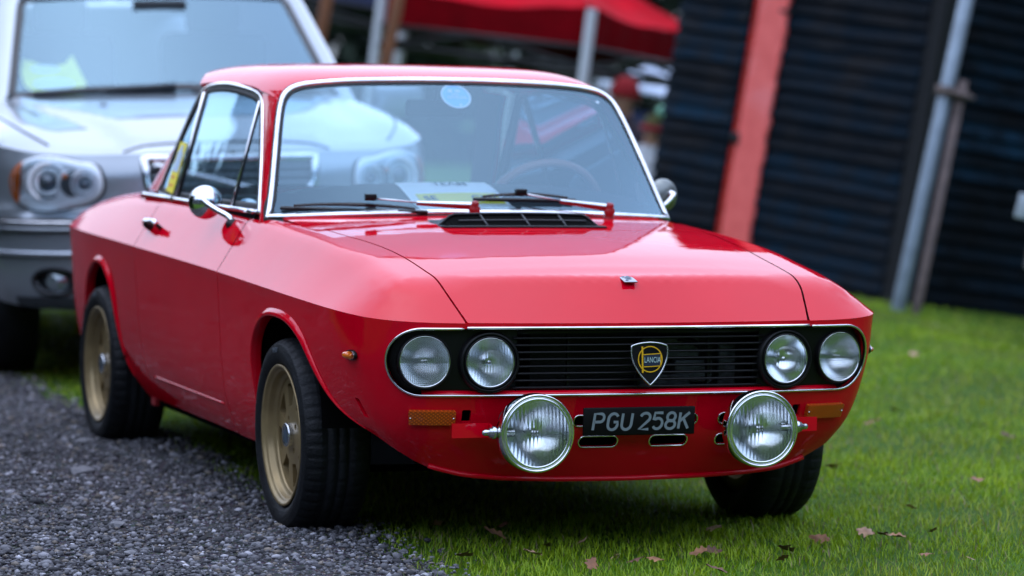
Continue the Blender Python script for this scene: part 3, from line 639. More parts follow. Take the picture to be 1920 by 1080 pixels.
# ------------------------------------------------------------ wheels
def wheel_proto():
    """local z = outward axis, origin at the rim face"""
    NT = 288; prof = [(.190, -.008), (.201, -.003), (.205, .001), (.215, .006), (.228, .0095), (.243, .0085), (.252, .004), (.2545, .0035), (.256, .001), (.262, -.006), (.2665, -.014), (.2695, -.024), (.271, -.036)]
    tread = [(.2715, -.040), (.2715, -.055), (.2715, -.060), (.272, -.062), (.272, -.083), (.272, -.088), (.272, -.090), (.272, -.112), (.272, -.117), (.272, -.119), (.2715, -.14), (.2715, -.145)]
    tail = [(.270, -.155), (.264, -.172), (.25, -.184), (.225, -.19), (.20, -.184), (.19, -.178)]
    pr = np.array(prof + tread + tail); k = len(pr); th = np.linspace(0, 2 * math.pi, NT, endpoint=False)
    Rr = np.tile(pr[:, 0], (NT, 1)); Z = np.tile(pr[:, 1], (NT, 1)); np_ = len(prof)
    gro = [np_ + 1, np_ + 2, np_ + 5, np_ + 8]
    for q in (np_ + 1, np_ + 5, np_ + 8): Rr[:, q] -= .007; 
    Rr[:, np_ + 2] -= .007
    per = np.arange(NT) % 6
    for q in range(9, np_ + 1): Rr[per == 0, q] -= .0042                     # shoulder sipes
    for q in (np_ + 10, np_ + 11, np_ + 12): Rr[per == 3, q] -= .004
    for q in (np_ + 4, np_ + 6, np_ + 7): Rr[(np.arange(NT) % 9) == 0, q] -= .003
    Rr[:, 4:6] += 0; Z[:, 4] += .0012 * (np.abs(np.sin(th * 1.5)) > .86)
    V = np.stack([Rr * np.cos(th)[:, None], Rr * np.sin(th)[:, None], Z], 2).reshape(-1, 3)
    F = [(i * k + q, ((i + 1) % NT) * k + q, ((i + 1) % NT) * k + q + 1, i * k + q + 1) for i in range(NT) for q in range(k - 1)]
    ty = (V, F)
    # lettering moulded on the sidewall
    lt = [] 
    for a, s_ in ((96, 'NH01'),):
        tv, tf = text_geo(s_, .021, .0006, bold=.0004)
        rad = .2375 + tv[:, 1]; an = R_(a) - tv[:, 0] / .2375
        lt.append((np.stack([rad * np.cos(an), rad * np.sin(an), .0098 + tv[:, 2]], 1), tf))
    lt = join(*lt)
    rim = lathe([(.150, -.17), (.186, -.165), (.188, -.01), (.1925, -.004), (.197, -.003), (.1985, .001), (.197, .0035), (.192, .0035), (.1885, .0005), (.186, -.004), (.1835, -.007), (.1795, -.0085), (.1775, -.013), (.1755, -.022), (.172, -.028), (.166, -.030), (.163, -.033), (.1615, -.038)], 72)
    # spoke disc with eight windows and a ring of holes near the hub
    def disc(P):
        r = np.linalg.norm(P, axis=1); return np.stack([P[:, 0], P[:, 1], np.interp(r, [0, .035, .062, .075, .14, .163], [-.026, -.028, -.029, -.031, -.036, -.036])], 1)
    hs_ = []
    for i in range(8):
        a = i * 45 + 10; r0, r1 = .082, .147
        pts = []
        for rr_, aw in ((r0, 10.), (r1, 14.)):
            arc = [(rr_, a + t) for t in np.linspace(-aw, aw, 5)]; pts += arc if rr_ == r0 else arc[::-1]
        hs_.append(np.array([(q * math.cos(R_(t)), q * math.sin(R_(t))) for q, t in pts]))
    for i in range(4): hs_.append(circle2((.05 * math.cos(R_(i * 90 + 32)), .05 * math.sin(R_(i * 90 + 32))), .0085, 14))
    dsc = panel(circle2((0, 0), .163, 72), disc, .014, hs_, out=(0, 0, 1), flange=.018)
    cap = lathe([(.0, -.0135), (.024, -.0135), (.0255, -.0115), (.0315, -.0105), (.0335, -.0125), (.034, -.016), (.034, -.045)], 32)
    capc = lathe([(0, -.0125), (.012, -.0125), (.0235, -.0132)], 24)
    return ty, lt, rim, dsc, cap, capc
WP = wheel_proto()
BADGE = mat('hub_badge', (.03, .06, .09), .35, coat=.5, noise=.5, nscale=120)
mw = {}
def make_wheel(pos, side, camber=0.):
    M = Matrix.Translation(pos) @ Matrix.Rotation(R_(90 if side < 0 else -90), 4, 'X') @ Matrix.Rotation(R_(camber), 4, 'X')
    root = None
    def sub(name, key, G, m, smooth=True, par=None):
        if key not in mw:
            o = addg(name, G, m, None, smooth); mw[key] = o.data
        else: o = bpy.data.objects.new(name, mw[key]); COL.objects.link(o)
        o.parent = par; return o
    t = sub('wheel', 'disc', WP[3], GOLD, par=car); t.matrix_local = M
    for nm, key, G, m in (('tyre', 'ty', WP[0], TYRE), ('sidewall_lettering', 'lt', WP[1], mat('tyre_letters', (.085, .10, .115), .5)), ('rim', 'rim', WP[2], GOLD), ('hub_cap', 'cap', WP[4], STEEL), ('hub_badge', 'capc', WP[5], BADGE)): sub(nm, key, G, m, True, t)
    dk = sub('brake_drum', 'brk', lathe([(0, -.075), (.12, -.075), (.125, -.08), (.125, -.15)], 40), DARK, True, t)
    return t
ZH = .2585
make_wheel((0, -.757, ZH), -1, 1.2); make_wheel((0, .785, ZH), 1, 1.2); make_wheel((-2.33, -.747, ZH), -1); make_wheel((-2.33, .747, ZH), 1)

# ------------------------------------------------------------ nose furniture
trimP = dens(stad(.0), .012)
def sk_strip(P2, d0, d1, h0, h1):
    T = np.roll(P2, -1, 0) - np.roll(P2, 1, 0); T /= np.linalg.norm(T, axis=1)[:, None]; Nn = np.stack([T[:, 1], -T[:, 0]], 1)
    return P2, Nn
A = SK(trimP, -.002); N0 = np.array([SK(trimP, -.01) - SK(trimP, 0)])[0]; N0 /= np.linalg.norm(N0, axis=1)[:, None]
# chrome only where it is not covered by the hood lip trim: the ends and the bottom
keep = ~((np.abs(trimP[:, 0]) < float(BODY.s_of_y(-.487))) & (trimP[:, 1] > zc_))
idx = np.where(keep)[0]; st_ = [i for i in idx if not keep[i - 1]][0]; order = [(st_ + j) % len(trimP) for j in range(len(idx))]
cp('grille_surround_trim', sweep(A[order], [(-.0033, -.004), (.0033, -.004), (.0033, .003), (.0015, .005), (-.0015, .005), (-.0033, .003)], N0[order]), CHROME)
ly = np.linspace(-.486, .486, 50); lS = BODY.s_of_y(ly)
cp('hood_lip_trim', sweep(SK(np.stack([lS, np.full(50, .6145)], 1), -.004), [(-.0035, -.008), (.0035, -.008), (.0035, .003), (0, .005), (-.0035, .003)], (1, 0, 0)), CHROME)
# red ledge under the grille opening
q = np.linspace(-float(BODY.s_of_y(-.60)), float(BODY.s_of_y(-.60)), 60); rows = [(.030, .451), (.008, .4475), (-.004, .437), (-.004, .433), (.012, .428), (.02, .415)]
V = np.concatenate([SK(np.stack([q, np.full(60, z)], 1), o_) for o_, z in rows]); F = [(r_ * 60 + i, r_ * 60 + i + 1, (r_ + 1) * 60 + i + 1, (r_ + 1) * 60 + i) for r_ in range(5) for i in range(59)]
led = cp('grille_ledge', (V, F), RED)
# black lamp panels with holes
HLO = (float(BODY.s_of_y(-.594)), .5265); HLI = (float(BODY.s_of_y(-.421)), .5245)
a = np.linspace(-90, 90, 20)
lp = [(sc_ + (rr * 1.12 - .003) * math.cos(R_(t)), zc_ + (rr - .003) * math.sin(R_(t))) for t in a]
s_in = float(BODY.s_of_y(-.345)); lp = np.array(lp + [(s_in, z_hi - .003), (s_in, z_lo + .003)])
both('lamp_panel', panel(lp, lambda P: SK(P, .016), .02, [circle2(HLO, .0715, 40), circle2(HLI, .0715, 40)], out=outs, flange=.03), BLACK)
cp('grille_top_rail', sweep(SK(np.stack([np.linspace(-s_in, s_in, 30), np.full(30, .604)], 1), .02), [(-.008, -.007), (.008, -.007), (.008, .007), (-.008, .007)], (1, 0, 0)), BLACK)
for i in range(8):
    z = .5865 - i * .0186; qs = np.linspace(-s_in - .012, s_in + .012, 30)
    cp('grille_bar', sweep(SK(np.stack([qs, np.full(30, z)], 1), .010), [(-.0032, -.012), (.0032, -.012), (.0032, .0), (.0, .003), (-.0032, .0)], (1, 0, 0)), BLACK)
for yv in (-.2, 0., .2): cp('grille_stay', box((.768, yv, .525), (.012, .006, .15)), BLACK, False)
RADM = mat('radiator_grey', (.13, .14, .15), .55, .3, noise=.5, nscale=30)
cp('radiator', box((.62, .05, .50), (.05, .62, .22)), mat('radiator_core', (.008, .008, .009), .6, noise=.5, nscale=90), False)
for c, s_ in (((.665, .13, .55), (.02, .17, .06)), ((.66, .20, .485), (.03, .11, .06)), ((.67, .11, .455), (.02, .16, .045)), ((.66, .30, .50), (.02, .05, .12))):
    cp('engine_bracket', box(c, s_, None, .006), RADM, False)
cp('hose', tube(curve3([(.68, .15, .575), (.69, .20, .56), (.685, .235, .52), (.67, .24, .47)], 20), .008, 8), BLACK)
cp('nose_backing', box((.56, 0, .44), (.02, 1.1, .40)), DARK, False)
# shield badge (local x right, y up, z out)
sh = curve3([(-.0505, .040, 0), (-.05, .012, 0), (-.036, -.022, 0), (-.016, -.048, 0), (0, -.063, 0)], 18)[:, :2]
tp = curve3([(0, .0495, 0), (.02, .048, 0), (.038, .0445, 0), (.0505, .040, 0)], 10)[:, :2]
shp = np.vstack([sh, (sh * [-1, 1])[::-1][1:-1], tp[::-1], (tp * [-1, 1])[1:-1]]); shp[:, 0] *= 1.0
bM = frame((.826, .008, .5265), (1, 0, .06))
def dome(P): return np.stack([P[:, 0], P[:, 1], .006 * (1 - (P[:, 0] / .06) ** 2)], 1)
bad = cp('grille_badge', xf(panel(shp, dome, .012, out=(0, 0, 1), flange=.012), bM), BLACK)
shd = dens(shp, .006)
addg('badge_rim', xf(sweep(dome(shd), [(-.0022, -.001), (.0022, -.001), (.0016, .0022), (-.0016, .0022)], (0, 0, 1), True), bM), STEEL, bad)
YEL = mat('badge_yellow', (.75, .42, .008), .4, coat=.4); BLUE = mat('badge_blue', (.015, .025, .05), .4)
ringp = [circle2((0, .0055), .0335, 48)]; ringp = [np.vstack([ringp[0], ringp[0][:1]])]
fl = [np.array([(-.0215, .0175), (.031, .0205)]), np.array([(-.0185, -.0145), (.029, -.0125)]), np.array([(.0305, .021), (.029, -.0135)]), np.array([(-.0225, .039), (-.0215, -.030)])]
yv = [strokes(ringp, .0030, .0078), strokes(fl[:3], .0024, .0079), strokes(fl[3:], .0048, .0081)]
addg('badge_emblem', xf(join(*yv), bM), YEL, bad, False)
addg('badge_flag', xf(strokes([np.array([(-.0185, .0025), (.0295, .0042)])], .030, .0076), bM), BLUE, bad, False)
tv, tf = text_geo('LANCIA', .021, 0, xs=.62); tv = tv + [.006, .003, .0083]
addg('badge_lettering', xf((tv, tf), bM), mat('badge_letters', (.45, .62, .58), .4), bad, False)
# lamps
def lamp(pos, dirv, r, lens, depth, name, par=car, rim=CHROME, bez=True, label=None):
    M = frame(pos, dirv)
    body = lathe([(r * 1.10, -.030), (r * 1.10, .0015), (r * 1.075, .006), (r * 1.02, .004), (r * 1.0, .0)], 56)
    o = addg(name, body, BLACK if bez else rim, par); o.matrix_local = Matrix(M.tolist())
    addg('chrome_ring', lathe([(r * 1.03, -.002), (r * 1.025, .0035), (r * .995, .0045), (r * .975, .0015), (r * .97, -.003)], 56), rim, o)
    cur = [(r * .985 * t, .0105 * (1 - t * t)) for t in np.linspace(1, 0, 9)]
    addg('lens', lathe(cur[:-1] + [(1e-4, .0105)], 56), lens, o)
    bowl = [(r * t, -.003 - depth * (1 - t * t)) for t in np.linspace(1, .12, 12)] + [(1e-4, -depth - .003)]
    addg('reflector', lathe(bowl, 48), REFL, o)
    addg('bulb', lathe([(.0001, -depth * .35), (r * .10, -depth * .38), (r * .13, -depth * .5), (r * .11, -depth)], 20), STEEL, o)
    return o
for sg in (-1, 1):
    P = SK(np.array([HLO]), .004)[0] * [1, -sg * -1 if sg < 0 else -1, 1]; P[1] = sg * abs(P[1])
    lamp(P, (1, sg * .16, .0), .0655, LENSA, .045, 'headlight')
    P = SK(np.array([HLI]), .0)[0]; P[1] = sg * abs(P[1])
    o = lamp(P, (1, sg * .07, .0), .0635, LENSB, .045, 'headlight')
    addg('outer_bezel', lathe([(.070, -.028), (.0705, .002), (.0745, .0045), (.0795, .001), (.083, -.016)], 56), BLACK, o)
# spot lamps on brackets
for sg in (-1, 1):
    c = np.array([.868, sg * .318, .346])
    o = lamp(c, (1, sg * -.02, .01), .0935, LENSC, .055, 'spot_lamp', bez=False)
    addg('lamp_shell', lathe([(.1005, -.004), (.1015, -.018), (.098, -.032), (.086, -.055), (.06, -.075), (.02, -.083), (.0001, -.083)], 56), mat('black_chrome', (.05, .05, .055), .1, 1.0), o)
    addg('glass_step', lathe([(.0925, .004), (.0885, .0065), (.086, .0045)], 56), REFL, o)
    cp('lamp_bracket', join(box((.775, sg * .47, .347), (.006, .10, .038)), xf(box((0, 0, 0), (.075, .006, .036)), Matrix.Translation((.805, sg * .425, .347)) @ Matrix.Rotation(sg * .25, 4, 'Z'))), RED, False)
    nb = cp('bracket_bolt', xf(lathe([(.0001, .034), (.006, .032), (.0085, .026), (.0085, .014), (.013, .014), (.013, .007), (.017, .006), (.017, -.002), (.012, -.004), (.012, -.05)], 16), frame((.845, sg * .428, .348), (0, sg, 0))), STEEL)
    cp('lamp_wire', tube(curve3([(.79, sg * .375, .39), (.80, sg * .385, .398), (.812, sg * .40, .385), (.82, sg * .405, .365), (.835, sg * .408, .352)], 16), .0042, 8), RUBBER)
# indicator reflectors in the apron
for sg in (-1, 1):
    qa = np.array([float(BODY.s_of_y(-.505)), float(BODY.s_of_y(-.635))]) if True else 0
    def rm(P, sg=sg): V = SK(P, -.014); V[:, 1] = sg * np.abs(V[:, 1]); return V
    o = cp('reflector', panel(rrect(qa[0], qa[1], .358, .394, .004, 3), rm, .03, out=(1, 0, 0), flange=.018), AMBERD)
    for t in (.04, .96): addg('screw', xf(lathe([(.0001, .002), (.0022, .0015), (.0026, 0)], 10), frame(rm(np.array([[qa[0] + (qa[1] - qa[0]) * t, .376]]))[0], (1, sg * .25, 0))), STEEL, o)
# side repeaters
for sg in (-1, 1):
    base = SK(np.array([[float(sx(.605)), .534]]), 0)[0]; base[1] = sg * abs(base[1]); nrm_ = np.array([.12, sg * 1., -.1])
    M = frame(base, nrm_)
    tear = np.array([(.030 * math.cos(t) * (1 if math.cos(t) > 0 else 1.0) , .0105 * math.sin(t) * (1 - .35 * (-math.cos(t) * -sg))) for t in np.linspace(0, 2 * math.pi, 28, endpoint=False)])
    o = cp('side_marker', xf(panel(tear * 1.22, lambda P: np.stack([P[:, 0], P[:, 1], .004 + 0 * P[:, 0]], 1), .02, out=(0, 0, 1), flange=.006), M), BLACK)
    addg('marker_trim', xf(panel(tear * 1.06, lambda P: np.stack([P[:, 0], P[:, 1], .007 + 0 * P[:, 0]], 1), .02, out=(0, 0, 1), flange=.004), M), CHROME, o)
    addg('marker_lens', xf(panel(tear * .93, lambda P: np.stack([P[:, 0], P[:, 1], .008 + .014 * np.clip(1 - (P[:, 0] / .029) ** 2 - (P[:, 1] / .011) ** 2, 0, 1) ** .6], 1), .006, out=(0, 0, 1)), M), AMBER, o)
# number plate
pM = frame((.798, -.006, .366), (1, 0, -.05))
pl = cp('number_plate', xf(box((0, 0, 0), (.318, .075, .008), bev=.0035), pM), mat('plate_black', (.003, .003, .003), .6, spec=.2))
h_ = .0265; w_ = .0185
def arc(cx, cy, rx, ry, a0, a1, n=8): return [(cx + rx * math.cos(R_(t)), cy + ry * math.sin(R_(t))) for t in np.linspace(a0, a1, n)]
GL = {'P': [[(-1, -1), (-1, 1), (.35, 1)] + arc(.35, .5, .65, .5, 90, -90)[1:] + [(-1, 0)]],
      'G': [arc(0, .35, 1, .65, 25, 180, 8) + [(-1, -.35)] + arc(0, -.35, 1, .65, 180, 360, 10)[1:] + [(1, -.05), (.15, -.05)]],
      'U': [[(-1, 1), (-1, -.35)] + arc(0, -.35, 1, .65, 180, 360, 10)[1:] + [(1, 1)]],
      '2': [arc(0, .45, 1, .55, 165, 0, 8) + arc(0, .45, 1, .55, 0, -45, 4)[1:] + [(-1, -1), (1, -1)]],
      '5': [[(.9, 1), (-.8, 1), (-.9, .15)] + arc(0, -.32, 1, .66, 125, -150, 12)],
      '8': [arc(0, .48, .85, .52, -90, 270, 16), arc(0, -.48, 1, .52, 90, 450, 16)],
      'K': [[(-1, 1), (-1, -1)], [(.95, 1), (-1, -.12)], [(-.25, .28), (1, -1)]]}
xp = [q * 1.09 for q in (-.1065, -.0695, -.0335, .0135, .0475, .0815, .1165)]; G = []
for ch, x_ in zip('PGU258K', xp):
    for ln in GL[ch]: G.append(strokes([np.array([(x_ + p[0] * .0135 + p[1] * .003, p[1] * .0215) for p in ln])], .0075, .0048 + .0002 * len(G) / 10))
addg('plate_characters', xf(join(*G), pM), mat('plate_letters', (.20, .24, .25), .5, spec=.2), pl, False)
# chrome rings round the air slots
for sg in (-1, 1):
    for (y0, y1, z0, z1, r_) in ((.046, .157, .292, .322, .0145), (.060, .178, .350, .380, .0145), (.240, .29, .350, .380, .0145), (.240, .29, .292, .322, .0145)):
        P2 = dens(slot(y0, y1, z0, z1, r_) * [sg, 1], .01); cp('slot_trim', sweep(SK(P2, -.001), [(-.0022, -.002), (.0022, -.002), (.0015, .002), (-.0015, .002)], (1, 0, 0), True), CHROME)
# lower lip
q = np.linspace(-float(BODY.s_of_y(-.56)), float(BODY.s_of_y(-.56)), 50); zz = np.interp(np.abs(q), bs, bz)
cp('apron_lip', sweep(SK(np.stack([q, zz + .004], 1), -.004), [(-.006, -.004), (.006, -.004), (.006, .004), (-.006, .004)], (1, 0, 0)), RED)
# hood badge
hp = TOP(np.array([[.683, 0.]]))[0]; hM = frame(hp + np.array([0, 0, .0015]), (.25, 0, 1), (1, 0, 0)); hM = hM @ np.array(Matrix.Rotation(R_(180), 4, 'Z'))
hb_ = cp('hood_badge', xf(box((0, 0, 0), (.038, .052, .004), bev=.0015), hM), mat('badge_metal', (.34, .37, .40), .3, .9))
addg('badge_mark', xf(strokes([np.array([(-.011, -.02), (-.004, -.008), (.003, 0), (.0, .010), (.009, .021)]), np.array([(-.012, .014), (-.004, .016)]), np.array([(-.006, .008), (.008, -.006)]), np.array([(.004, .006), (.012, .010)])], .0075, .0029), hM), mat('badge_ink', (.03, .06, .10), .4), hb_, False)
# cowl vent
vx = lambda y: -.10 - .02 * (y / .25) ** 2
va = np.linspace(-.247, .247, 40)
lo_ = TOP(np.stack([vx(va) + .004, va], 1)); hh = .033 * sstep(.252, .195, np.abs(va)) ** .8 - .004 * (va / .25) ** 2
hi_ = lo_ + np.stack([-.06 - .5 * hh, 0 * va, hh + .004], 1)
bk = TOP(np.stack([vx(va) - .16, va], 1)) + [0, 0, .004]
V = np.concatenate([hi_, bk]); F = [(i, i + 1, 41 + i, 40 + i) for i in range(39)]
vent = cp('cowl_vent', (V, F), BLACK)
V = np.concatenate([lo_ + [0, 0, .002], hi_ - [.002, 0, .003]]); addg('vent_mouth', (V, F), DARK, vent, False)
addg('vent_frame', tube(np.vstack([lo_ + [.002, 0, .002], hi_[::-1]]), .0045, 8, True), BLACK, vent)
addg('vent_slat', tube((lo_ + hi_)[4:-4] / 2 + [.004, 0, .002], .0028, 6), mat('vent_slat', (.03, .033, .036), .4), vent)
for yv in (-.122, 0, .122):
    k = int(np.argmin(np.abs(va - yv))); addg('vent_divider', tube([lo_[k] + [.004, 0, .003], hi_[k] + [.003, 0, -.002]], .0032, 6), mat('vent_slat'), vent)
# wipers
def wiper(piv, tip, b0, b1, name):
    piv, tip, b0, b1 = map(np.array, (piv, tip, b0, b1)); up = np.array([.55, 0, .83])
    o = cp(name, xf(lathe([(.0001, .05), (.010, .048), (.0115, .04), (.0105, .036), (.016, .030), (.017, .018), (.0125, .012), (.0155, .008), (.018, -.012)], 20), frame(piv, (.25, 0, 1))), REDIN)
    a0 = piv + np.array([0, 0, .036]); mid = a0 * .45 + tip * .55
    arm = sweep(np.linspace(a0, mid, 8), [(-.009, -.012), (.009, -.012), (.009, .004), (-.009, .004)], up, scale=np.linspace(1, .45, 8)); addg('arm_root', arm, REDIN, o, False)
    addg('arm_top', sweep(np.linspace(a0, mid, 8) + up * .0045, [(-.008, -.001), (.008, -.001), (.006, .0015), (-.006, .0015)], up, scale=np.linspace(1, .6, 8)), STEEL, o, False)
    addg('arm_rod', tube([mid + up * .003, tip + up * .012], .0032, 6), STEEL, o)
    bl = np.linspace(b0, b1, 24); t = np.linspace(-1, 1, 24)
    addg('blade', sweep(bl + np.outer(.004 + 0 * t, up), [(-.003, -.006), (.003, -.006), (.004, .004), (-.004, .004)], up), RUBBER, o, False)
    addg('blade_bow', sweep(bl[2:-2] + np.outer(.010 + .014 * (1 - t[2:-2] ** 2), up), [(-.005, -.0035), (.005, -.0035), (.005, .0035), (-.005, .0035)], up, scale=1 - .5 * np.abs(t[2:-2])), BLACK, o, False)
    addg('blade_clip', box(tip + up * .016, (.02, .035, .02), None, .004), BLACK, o)
def wsp(y, z, off=.012): return WS(np.array([[y, z]]), off)[0]
cowlP = lambda y: TOP(np.array([[ws_base(y) + .045, y]]))[0]
wiper(cowlP(-.075), wsp(-.36, .893, .02), wsp(-.605, .866), wsp(-.20, .862), 'wiper')
wiper(cowlP(.375), wsp(.10, .911, .02), wsp(-.05, .900), wsp(.285, .896), 'wiper')
# door mirrors
for sg in (-1, 1):
    b = np.array([-.86, sg * .678, .81]); hd = np.array([-1.005, sg * .72, .868]) if sg < 0 else np.array([-.90, sg * .752, .902])
    if sg < 0:
        ax = np.array([.93, -.30, .12])
    else: ax = np.array([.9, .35, .1])
    ax = ax / np.linalg.norm(ax)
    prof = [(.0001, .030)] + [(.052 * math.sin(t), .030 * math.cos(t)) for t in np.linspace(.15, math.pi / 2, 10)] + [(.052, -.006), (.049, -.010), (.0001, -.010)]
    o = cp('door_mirror', xf(lathe(prof, 40), frame(hd, ax)), mat('mirror_chrome', (.80, .82, .84), .03, 1.0) if sg < 0 else mat('dull_chrome', (.20, .22, .21), .35, .8, noise=.2))
    st = [hd + ax * .020, hd + ax * .045 + [0, 0, -.002], (hd + ax * .05) * .5 + b * .5 + np.array([.01, 0, .003]), b + [0, 0, .012], b + [0, 0, -.01]]
    addg('mirror_stalk', tube(curve3(st, 18), .0085, 10, scale=np.linspace(1.0, 1.15, 18), up=(0, sg, .3)), CHROME, o)
    addg('mirror_ball', lathe([(.0001, .012)] + [(.012 * math.sin(t), .012 * math.cos(t)) for t in np.linspace(.3, 2.8, 8)], 16), CHROME, o).matrix_local = Matrix.Translation(hd + ax * .034)
    addg('mirror_foot', lathe([(.0001, .014), (.010, .013), (.016, .006), (.02, -.004)], 20), RUBBER, o).matrix_local = Matrix(frame(b, (0, sg * .75, .66)).tolist())
# door handles
for sg in (-1, 1):
    b = TOP(np.array([[-1.60, -.726]]))[0]; b[1] = sg * abs(b[1]); nn = np.array([0, sg * .75, .66])
    o = cp('door_handle', sweep(np.array([b + nn * .030 + [-.075, 0, 0], b + nn * .034 + [-.05, 0, .0], b + nn * .034 + [.055, 0, 0], b + nn * .028 + [.075, 0, 0]]), [(-.008, -.005), (.008, -.005), (.010, .002), (.006, .006), (-.006, .006), (-.010, .002)], nn), CHROME)
    addg('handle_base', join(xf(lathe([(.0001, .032), (.016, .030), (.019, .018), (.017, .0), (.017, -.006)], 20), frame(b + np.array([-.055, 0, 0]), nn)), tube([b + [.062, 0, 0], b + nn * .03 + [.062, 0, 0]], .007, 8)), mat('handle_dark', (.03, .03, .035), .3, .6), o)  # dark metal foot of the handle
# stickers and papers
sy0, sz0 = .0, 1.2055
so = cp('windscreen_sticker', panel(circle2((sy0, sz0), .047, 40, .036), lambda P: WS(P, -.004), .02, out=(1, 0, .7)), mat('sticker_blue', (.34, .62, .85), .5))
addg('sticker_border', sweep(WS(circle2((sy0, sz0), .045, 48, .034), -.0025), [(-.0028, -.0006), (.0028, -.0006), (.0028, .0006), (-.0028, .0006)], (.7, 0, .7), True), WHITE, so, False)
def on_ws(G, c, off): return WS(np.stack([G[0][:, 0] + c[0], G[0][:, 1] * .74 + c[1]], 1), off), G[1]
for s_, sz, dz, dx in (('OFFICIAL', .0155, -.003, .004), ('EVENT', .007, .006, .0)): addg('sticker_lettering', on_ws(text_geo(s_, sz, bold=.0003), (sy0 + dx, sz0 + dz), -.0022), WHITE, so, False)
addg('sticker_logo', join(on_ws((lambda c: (np.c_[c, np.zeros(len(c))], [tuple(range(len(c)))]))(circle2((0, 0), .007, 14)), (sy0 - .014, sz0 + .016), -.0022), on_ws((lambda c: (np.c_[c, np.zeros(len(c))], [tuple(range(len(c)))]))(circle2((0, 0), .009, 14, .005)), (sy0 + .01, sz0 + .016), -.0022), on_ws((lambda c: (np.c_[c, np.zeros(len(c))], [tuple(range(len(c)))]))(circle2((0, 0), .005, 14)), (sy0 + .008, sz0 - .026), -.0022)), WHITE, so, False)
YST = mat('sticker_yellow', (.95, .80, .02), .5)
P4 = np.array([(-1.745, .868), (-1.69, .868), (-1.672, 1.055), (-1.722, 1.062)]); P4 = np.array([(-1.85, .874), (-1.70, .868), (-1.70, 1.032), (-1.845, 1.036)])
ys = cp('quarter_window_sticker', panel(P4, lambda P: SG(P, -.004), .05, out=(0, -1, 0)), YST)
hs2 = np.array([(-1.762, .940), (-1.705, .938), (-1.705, 1.0), (-1.715, 1.005), (-1.722, 1.025), (-1.738, 1.026), (-1.747, 1.008), (-1.76, 1.002)]); hs2[:, 0] = -1.775 + (hs2[:, 0] + 1.735) * 1.9
addg('sticker_picture', panel(hs2, lambda P: SG(P, -.0055), .05, out=(0, -1, 0)), mat('sticker_pale', (.5, .66, .8), .5), ys)
for s_, zc2, cc in (('Passenger', .922, 'o'), ('of the show', .895, 'o')):
    tv, tf = text_geo(s_, .013, bold=.0005); tv = SG(np.stack([tv[:, 0] * 1.5 - 1.775, tv[:, 1] + zc2], 1), -.0055); addg('sticker_lettering', (tv, tf), mat('sticker_orange', (.75, .22, .03), .5), ys, False)
pap = mat('paper_white', (.95, .96, .96), .6)
def paper(P4, dz): return panel(np.array(P4), lambda P: DASH(P) + [0, 0, dz], .04, out=UPV, flange=.001)
tagp = empty('dash_paper', (-.55, -.1, .86), 'white sheet with yellow band lying on the dashboard', 'paper')
pp = add('sheet', *paper([(-.47, -.20), (-.47, .10), (-.74, .09), (-.74, -.20)], .004)[:2], pap, tagp); pp.matrix_parent_inverse = Matrix.Translation((.55, .1, -.86))
p2 = add('yellow_band', *paper([(-.52, -.175), (-.52, .085), (-.61, .08), (-.61, -.175)], .0065)[:2], mat('paper_yellow', (.95, .82, .08), .6), tagp); p2.matrix_parent_inverse = Matrix.Translation((.55, .1, -.86))
for s_, x_, y_ in (('SE', -.565, -.14), ('CIAL', -.565, .035), ('TEAM', -.69, -.04)):
    tv, tf = text_geo(s_, .055, bold=.001); W = DASH(np.stack([x_ - tv[:, 1] * .9, y_ + tv[:, 0] * .8], 1)) + [0, 0, .009]
    o = add('sheet_lettering', W, tf, mat('print_ink', (.08, .10, .12), .6), tagp, False); o.matrix_parent_inverse = Matrix.Translation((.55, .1, -.86))
# ------------------------------------------------------------ silver SUV parked behind
SIL = mat('silver_paint', (.34, .38, .41), .30, .6, coat=1.0, noise=.04, nscale=4)
SILL = mat('silver_plastic', (.16, .19, .21), .45, .3, coat=.2)
DGREY = mat('dark_grey_plastic', (.02, .023, .026), .5)
GLS = glass_thin('suv_glass', (.75, .86, .90), 3.0, .02, .03)
CLEARG = glass_thin('lamp_cover', (.97, .98, .99), 1.0)
suv = empty('silver_suv', (-4.02, .205, .02), 'silver SUV with clear headlamps parked behind the red coupe', 'car', rot=(R_(1.6), 0, R_(-4.5)))
def sp(name, G, m=SIL, smooth=True, parent=suv): return addg(name, G, m, parent, smooth)
def sboth(name, G, m=SIL, smooth=True, parent=suv): return sp(name, G, m, smooth, parent), sp(name, mirY(G), m, smooth, parent)
SCR = [(-.06, 0, .93), (-.065, -.25, .93), (-.11, -.50, .925), (-.20, -.70, .93), (-.34, -.83, .945), (-.55, -.905, .965), (-.9, -.935, .985), (-1.6, -.945, 1.0), (-3.0, -.945, 1.02), (-4.2, -.92, 1.04), (-4.6, -.85, 1.04), (-4.72, -.6, 1.04), (-4.75, 0, 1.04)]
SB = Skin(SCR, [(0, 0), (.08, -.035), (.16, -.04), (.22, -.05), (.26, -.085), (.40, -.095), (.55, -.08), (.66, -.02), (.72, .05)], [(0, 0), (.08, -.004), (.2, .0), (.35, .008), (.5, .012), (.66, .03), (.72, .06)], -.60, -.75)
sz0 = pchip([.1, -.1, -.25, -.45, -.8, -1.2, -1.6, -4.8], [.90, .945, .985, 1.035, 1.085, 1.125, 1.15, 1.15])
